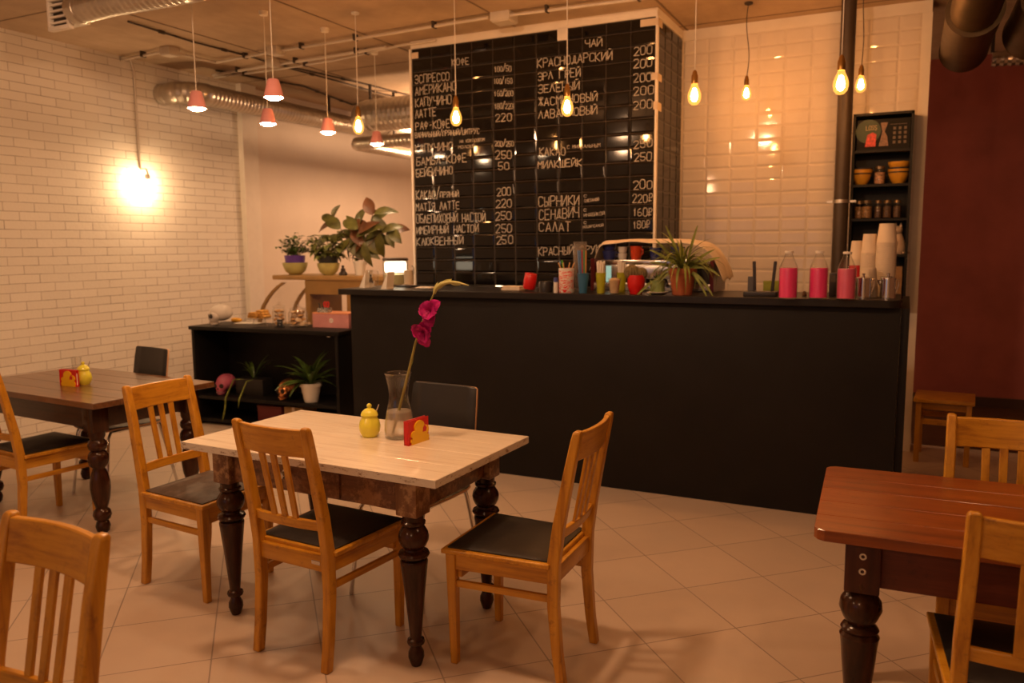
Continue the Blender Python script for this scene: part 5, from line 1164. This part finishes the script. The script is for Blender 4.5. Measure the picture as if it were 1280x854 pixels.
for px, lab in ((1078.5, 'polished steel creamer with a lid, next to the cloudy pink bottle'), (1109, 'polished steel creamer with a lid at the right end of the counter')):
    p = PZ(px, 373, ZK); s = mpp(p); r, h_ = 9.2*s, 24*s; t = thing('steel_creamer', lab, 'creamer', p, 0, 'steel creamers')
    MB().lathe([(0, 0), (r, 0), (r*1.0, h_*.1), (r*.95, h_), (0, h_)], 30).build('body', chrome, t, SM)
    MB().lathe([(0, h_), (r*1.02, h_), (r*1.0, h_+.008), (r*.3, h_+.015), (r*.12, h_+.02), (r*.25, h_+.032), (0, h_+.034)], 28).build('lid', chrome, t, SM)
    MB().tube([(r*.85, 0, h_*.95), (r*1.25, 0, h_*.98), (r*1.3, 0, h_*.7), (r*1.05, 0, h_*.35), (r*.95, 0, h_*.25)], .006, 8).build('handle', chrome, t, SM)
    MB().tube([(-r*.9, 0, h_*.7), (-r*1.2, 0, h_*.95)], .008, 8).build('spout', chrome, t, SM)
papc = plain('white_paper_cup', (.74, .62, .48), .6, 0, .3, .03)
def stack(px0, px1, py0, lab, dy, n, mat=papc, basez=0):
    p = PZ((px0+px1)/2, 373, ZK)+Vector((0, dy, 0)); pt = PY((px0+px1)/2, py0, p.y); p.x = pt.x; s = mpp(p); H_ = pt.z-ZK-basez; rt, rb = (px1-px0)*s/2, (px1-px0)*s/2*.78
    t = thing('paper_cup_stack', lab, 'paper cups', p+Vector((0, 0, basez)), 0, 'upturned stacks of paper cups'); hc = .115; st = (H_-hc)/max(1, n-1)
    for k in range(n):       # upside-down cups, each on the one below
        z = k*st; MB().lathe([(rt*1.03, z), (rt*1.05, z+.003), (rt, z+.007), (rb, z+hc), (0, z+hc)], 28).build('cup', mat, t, SM)
    return t
stack(1078, 1097, 292.5, 'middle stack of upturned white paper cups behind the steel creamers', .27, 26)
stack(1098, 1121, 279.5, 'tallest stack of upturned white paper cups near the end of the counter', .20, 30)
stack(1076, 1097, 335, 'short stack of upturned white paper cups just behind the first creamer', .12, 9)
t = stack(1063.5, 1079, 301, 'upturned paper cup on a red cup stack left of the white stacks', .33, 14, plain('red_paper_cup', (.55, .01, .02), .4))
ch = sorted([c for c in t.children], key=lambda c: max(v.co.z for v in c.data.vertices))
for c in ch[-3:]:
    c.data.materials[0] = papc
# ---- black wall shelf
YSH = 6.52
s0, s1 = PY(1067, 143, YSH), PY(1143, 139, YSH); SX0, SX1, SZ1 = s0.x, .004, s0.z; SZ0 = 1.16; SD = YW-.009-YSH
ZSH = [PY(1100, 187, YSH).z, PY(1100, 230, YSH).z, PY(1100, 273, YSH).z, PY(1100, 318, YSH).z]
ws = thing('wall_shelf', 'narrow black wall shelf with open tiers on the white tiles', 'shelf', ((SX0+SX1)/2, YSH, SZ0))
def wrel(o): o.matrix_parent_inverse = Matrix.Translation(ws.location).inverted(); return o
for x in (SX0, SX1-.018): wrel(MB().box(x, x+.018, YSH, YSH+SD, SZ0, SZ1).build('side_board', cab_black, ws))
wrel(MB().box(SX0, SX1, YSH, YSH+SD, SZ1-.018, SZ1).build('top_board', cab_black, ws)); wrel(MB().box(SX0+.018, SX1-.018, YSH+SD-.008, YSH+SD, SZ0, SZ1-.018).build('back_board', cab_black, ws))
for z in ZSH[:3]: wrel(MB().box(SX0+.018, SX1-.018, YSH, YSH+SD-.008, z-.018, z).build('shelf_board', cab_black, ws))
wrel(MB().box(SX1-.12, SX1-.018, YSH+.0, YSH+SD-.008, ZSH[3]-.018, ZSH[3]).build('shelf_board', cab_black, ws))
wrel(MB().box(SX0+.018, SX1-.018, YSH, YSH+SD-.008, SZ0, SZ0+.018).build('bottom_board', cab_black, ws))
YI = YSH+.085
def shelf_pt(px, tier, y=YI): q = PY(px, 200, y); q.z = ZSH[tier]+.0005; return q
b0_, b1_ = PY(1072, 150, YSH+.02), PY(1139, 150, YSH+.02); W = b1_.x-b0_.x; Hb = PY(1100, 149, YSH+.02).z-ZSH[0]
bx = thing('printed_box', 'dark printed box with green end, red berries and a coffee brewer on the top tier', 'box', (b0_.x, YSH+.02, ZSH[0]+.0005))
MB().box(0, W, 0, .12, 0, Hb, .002).build('carton', plain('dark_carton', (.007, .006, .005), .6, 0, .2), bx)
MB().lathe([(0, 0), (.085, 0), (.085, .0012), (0, .0012)], 30, (.075, 0, Hb*.62), Vector((0, -1, 0)), 1.0).build('green_print', plain('green_print', (.012, .04, .008), .5), bx)
MB().prism([(W*.16, Hb*.12), (W*.36, Hb*.12), (W*.37, Hb*.50), (W*.30, Hb*.58), (W*.2, Hb*.50)], -.0022, -.0012).build('red_berries_print', plain('berry_print', (.62, .05, .03), .5, vary=.5, nscale=70), bx)
MB().prism([(W*.42, Hb*.12), (W*.60, Hb*.12), (W*.57, Hb*.45), (W*.52, Hb*.58), (W*.58, Hb*.88), (W*.44, Hb*.88), (W*.48, Hb*.58)], -.002, -.001).build('brewer_print', plain('brewer_print', (.16, .07, .03), .4, vary=.5, nscale=60), bx)
mb = MB()
for i in range(3):
    for j in range(4): mb.box(W*(.68+i*.1), W*(.73+i*.1), -.0018, -.0008, Hb*(.18+j*.15), Hb*(.27+j*.15))
mb.box(W*.62, W*.93, -.0018, -.0008, Hb*.80, Hb*.815)
mb.build('icon_print', plain('pale_print', (.11, .08, .05), .5), bx)
mb = MB(); strokes(mb, 'LОSS', (W*.17, -.0026, Hb*.66), (W*.37, -.0026, Hb*.66), Hb*.14, .004, Vector((0, -1, 0)), .01); mb.build('lettering', plain('gold_print', (.45, .33, .15), .5), bx)
bowl_y = plain('yellow_bowl', (.58, .30, .03), .35); bowl_d = plain('dark_stripe', (.03, .025, .03), .35)
def sbowl(px0, px1, py0, py1, tier, lab, dz=0, dark=(.6, 1.0)):
    q = shelf_pt((px0+px1)/2, tier); s = mpp(q); r, h_ = (px1-px0)*s/2, (py1-py0)*s; q.z += dz; t = thing('striped_bowl', lab, 'bowl', q, 0, 'yellow bowls with a dark stripe')
    f = lambda u: r*(.45+.55*math.sin(min(1, u)*PI/2)**.8)
    MB().lathe([(0, 0)]+[(f(u/8), h_*u/8) for u in range(9)]+[(r*.95, h_), (r*.8, h_*.4), (0, h_*.2)], 30).build('body', bowl_y, t, SM)
    MB().lathe([(f(dark[0])*1.012, h_*dark[0]), (f(dark[1])*1.012, h_*dark[1])], 30).build('stripe', bowl_d, t, SM)
    return h_
sbowl(1065.5, 1090.5, 208, 228.5, 1, 'yellow bowl with dark rim at the left of the second tier', 0, (.62, 1.0))
hh = sbowl(1111.5, 1137.5, 208, 228, 1, 'lower yellow bowl of the stacked pair on the second tier', 0, (.66, 1.0))
q = shelf_pt(1124.5, 1)
sbowl(1111.5, 1137, 202, 213, 1, 'upper yellow bowl of the stacked pair on the second tier', hh*.80, (.0, .12))
def sjar(px0, px1, py0, py1, tier, lab, fill, y=YI):
    q = shelf_pt((px0+px1)/2, tier, y); s = mpp(q); r, h_ = (px1-px0)*s/2, (py1-py0)*s; t = thing('storage_jar', lab, 'jar', q, 0, 'small glass jars on the wall shelf')
    MB().lathe([(0, 0), (r*.92, 0), (r, .008), (r, h_*.72), (r*.78, h_*.82), (r*.78, h_*.84), (r*.74, h_*.82), (r*.95, h_*.71), (r*.95, .008), (0, .006)], 24).build('glass_body', glass, t, 60)
    MB().lathe([(0, .007), (r*.92, .007), (r*.93, h_*.66), (0, h_*.69)], 20).build('filling', fill, t, 60)
    MB().lathe([(0, h_*.84), (r*.86, h_*.84), (r*.86, h_*.98), (r*.8, h_), (0, h_)], 24).build('lid', plain('dull_lid', (.20, .14, .08), .35, .7), t, SM)
mixf = plain('mixed_sweets', (.45, .26, .16), .6, 0, .4, .9, nscale=75); seeds = plain('dark_seeds', (.10, .055, .03), .6, 0, .4, .8, nscale=80)
sjar(1094, 1107, 204, 226.5, 1, 'jar of mixed sweets between the bowls on the second tier', mixf)
for px0, px1, lab, y in ((1071, 1083, 'leftmost seed jar on the third tier, partly behind its neighbour', YI+.04), (1079.5, 1092.5, 'widest seed jar on the third tier', YI-.035), (1096, 1105, 'narrow jar third from the left on the third tier', YI), (1106.5, 1117.5, 'jar fourth from the left on the third tier', YI), (1119.5, 1129.5, 'rightmost jar on the third tier', YI)):
    sjar(px0, px1, 248.5, 271, 2, lab, seeds if px0 > 1090 else plain('pale_seeds', (.30, .17, .07), .6, 0, .4, .7, nscale=80), y)
q = shelf_pt(1128, 3); q.z = ZSH[3]+.0005; s = mpp(q); t = thing('cat_figurine', 'pale sitting cat figurine on the small lower ledge of the wall shelf', 'figurine', q, math.radians(-35)); cm = plain('pale_stone', (.50, .38, .28), .6); k = .225
MB().lathe([(0, 0), (.20*k, 0), (.24*k, .08*k), (.23*k, .25*k), (.17*k, .45*k), (.12*k, .60*k), (.10*k, .68*k), (0, .70*k)], 22, ell=1.15).build('body', cm, t, SM)
hm = MB(); hm.ball((0, -.05*k, .78*k), .15*k, 3, (.95, 1.05, .9)); hm.ball((0, -.18*k, .74*k), .06*k, 2)
for x in (-.09, .09): hm.lathe([(.05*k, 0), (.035*k, .09*k), (0, .20*k)], 10, (x*k, -.03*k, .86*k))
hm.build('head', cm, t, SM); fm = MB()
for x in (-.08, .08): fm.tube([(x*k, -.17*k, .42*k), (x*k, -.22*k, .2*k), (x*k, -.24*k, .03*k), (x*k, -.30*k, .02*k)], .045*k, 8)
fm.build('front_leg', cm, t, SM); MB().tube([(.1*k, .22*k, .05*k), (.26*k, .20*k, .05*k), (.32*k, .02*k, .05*k), (.28*k, -.12*k, .05*k)], .035*k, 8).build('tail', cm, t, SM)
q = shelf_pt(1127, 3); q.z = SZ0+.0185; o = one(MB().loft([[(-.04, -.035, 0), (.04, -.035, 0), (.04, .035, 0), (-.04, .035, 0)], [(-.042, -.036, .17), (.042, -.036, .17), (.042, .036, .17), (-.042, .036, .17)], [(-.04, -.006, .24), (.04, -.006, .24), (.04, .006, .24), (-.04, .006, .24)]]), 'paper_bag', plain('brown_paper', (.30, .17, .08), .8), 'brown paper bag standing under the cat figurine ledge', 'bag', q, 0, None, None)
MB().box(-.041, .041, -.008, .008, .225, .245).build('folded_top', plain('brown_paper', (.30, .17, .08)), o)
# ---- wooden stool in the corridor
p = PZ(1141, 578, 0); st_ = thing('wooden_stool', 'plain wooden stool at the foot of the white wall in the corridor', 'stool', (p.x+.19, p.y+.19, 0), math.radians(-4)); hw = .18; zt_ = .475
MB().box(-hw-.015, hw+.015, -hw-.015, hw+.015, zt_-.028, zt_, .004).build('seat', wx, st_, SM)
for x in (-1, 1):
    for y in (-1, 1): MB().box(x*(hw-.02)-.018, x*(hw-.02)+.018, y*(hw-.02)-.018, y*(hw-.02)+.018, 0, zt_-.028, .003).build('leg', wz, st_, SM)
for s_ in (-1, 1):
    for z, hh in ((.395, .045), (.285, .04)):
        MB().box(-hw+.038, hw-.038, s_*(hw-.02)-.010, s_*(hw-.02)+.010, z, z+hh, .002).build('rail', wx, st_, SM); MB().box(s_*(hw-.02)-.010, s_*(hw-.02)+.010, -hw+.038, hw-.038, z, z+hh, .002).build('rail', wy, st_, SM)
struct(MB().box(.1, 3.9, 8.885, 8.9, 0, .10).build('baseboard_corridor', plain('dark_skirting', (.06, .025, .015), .5)))
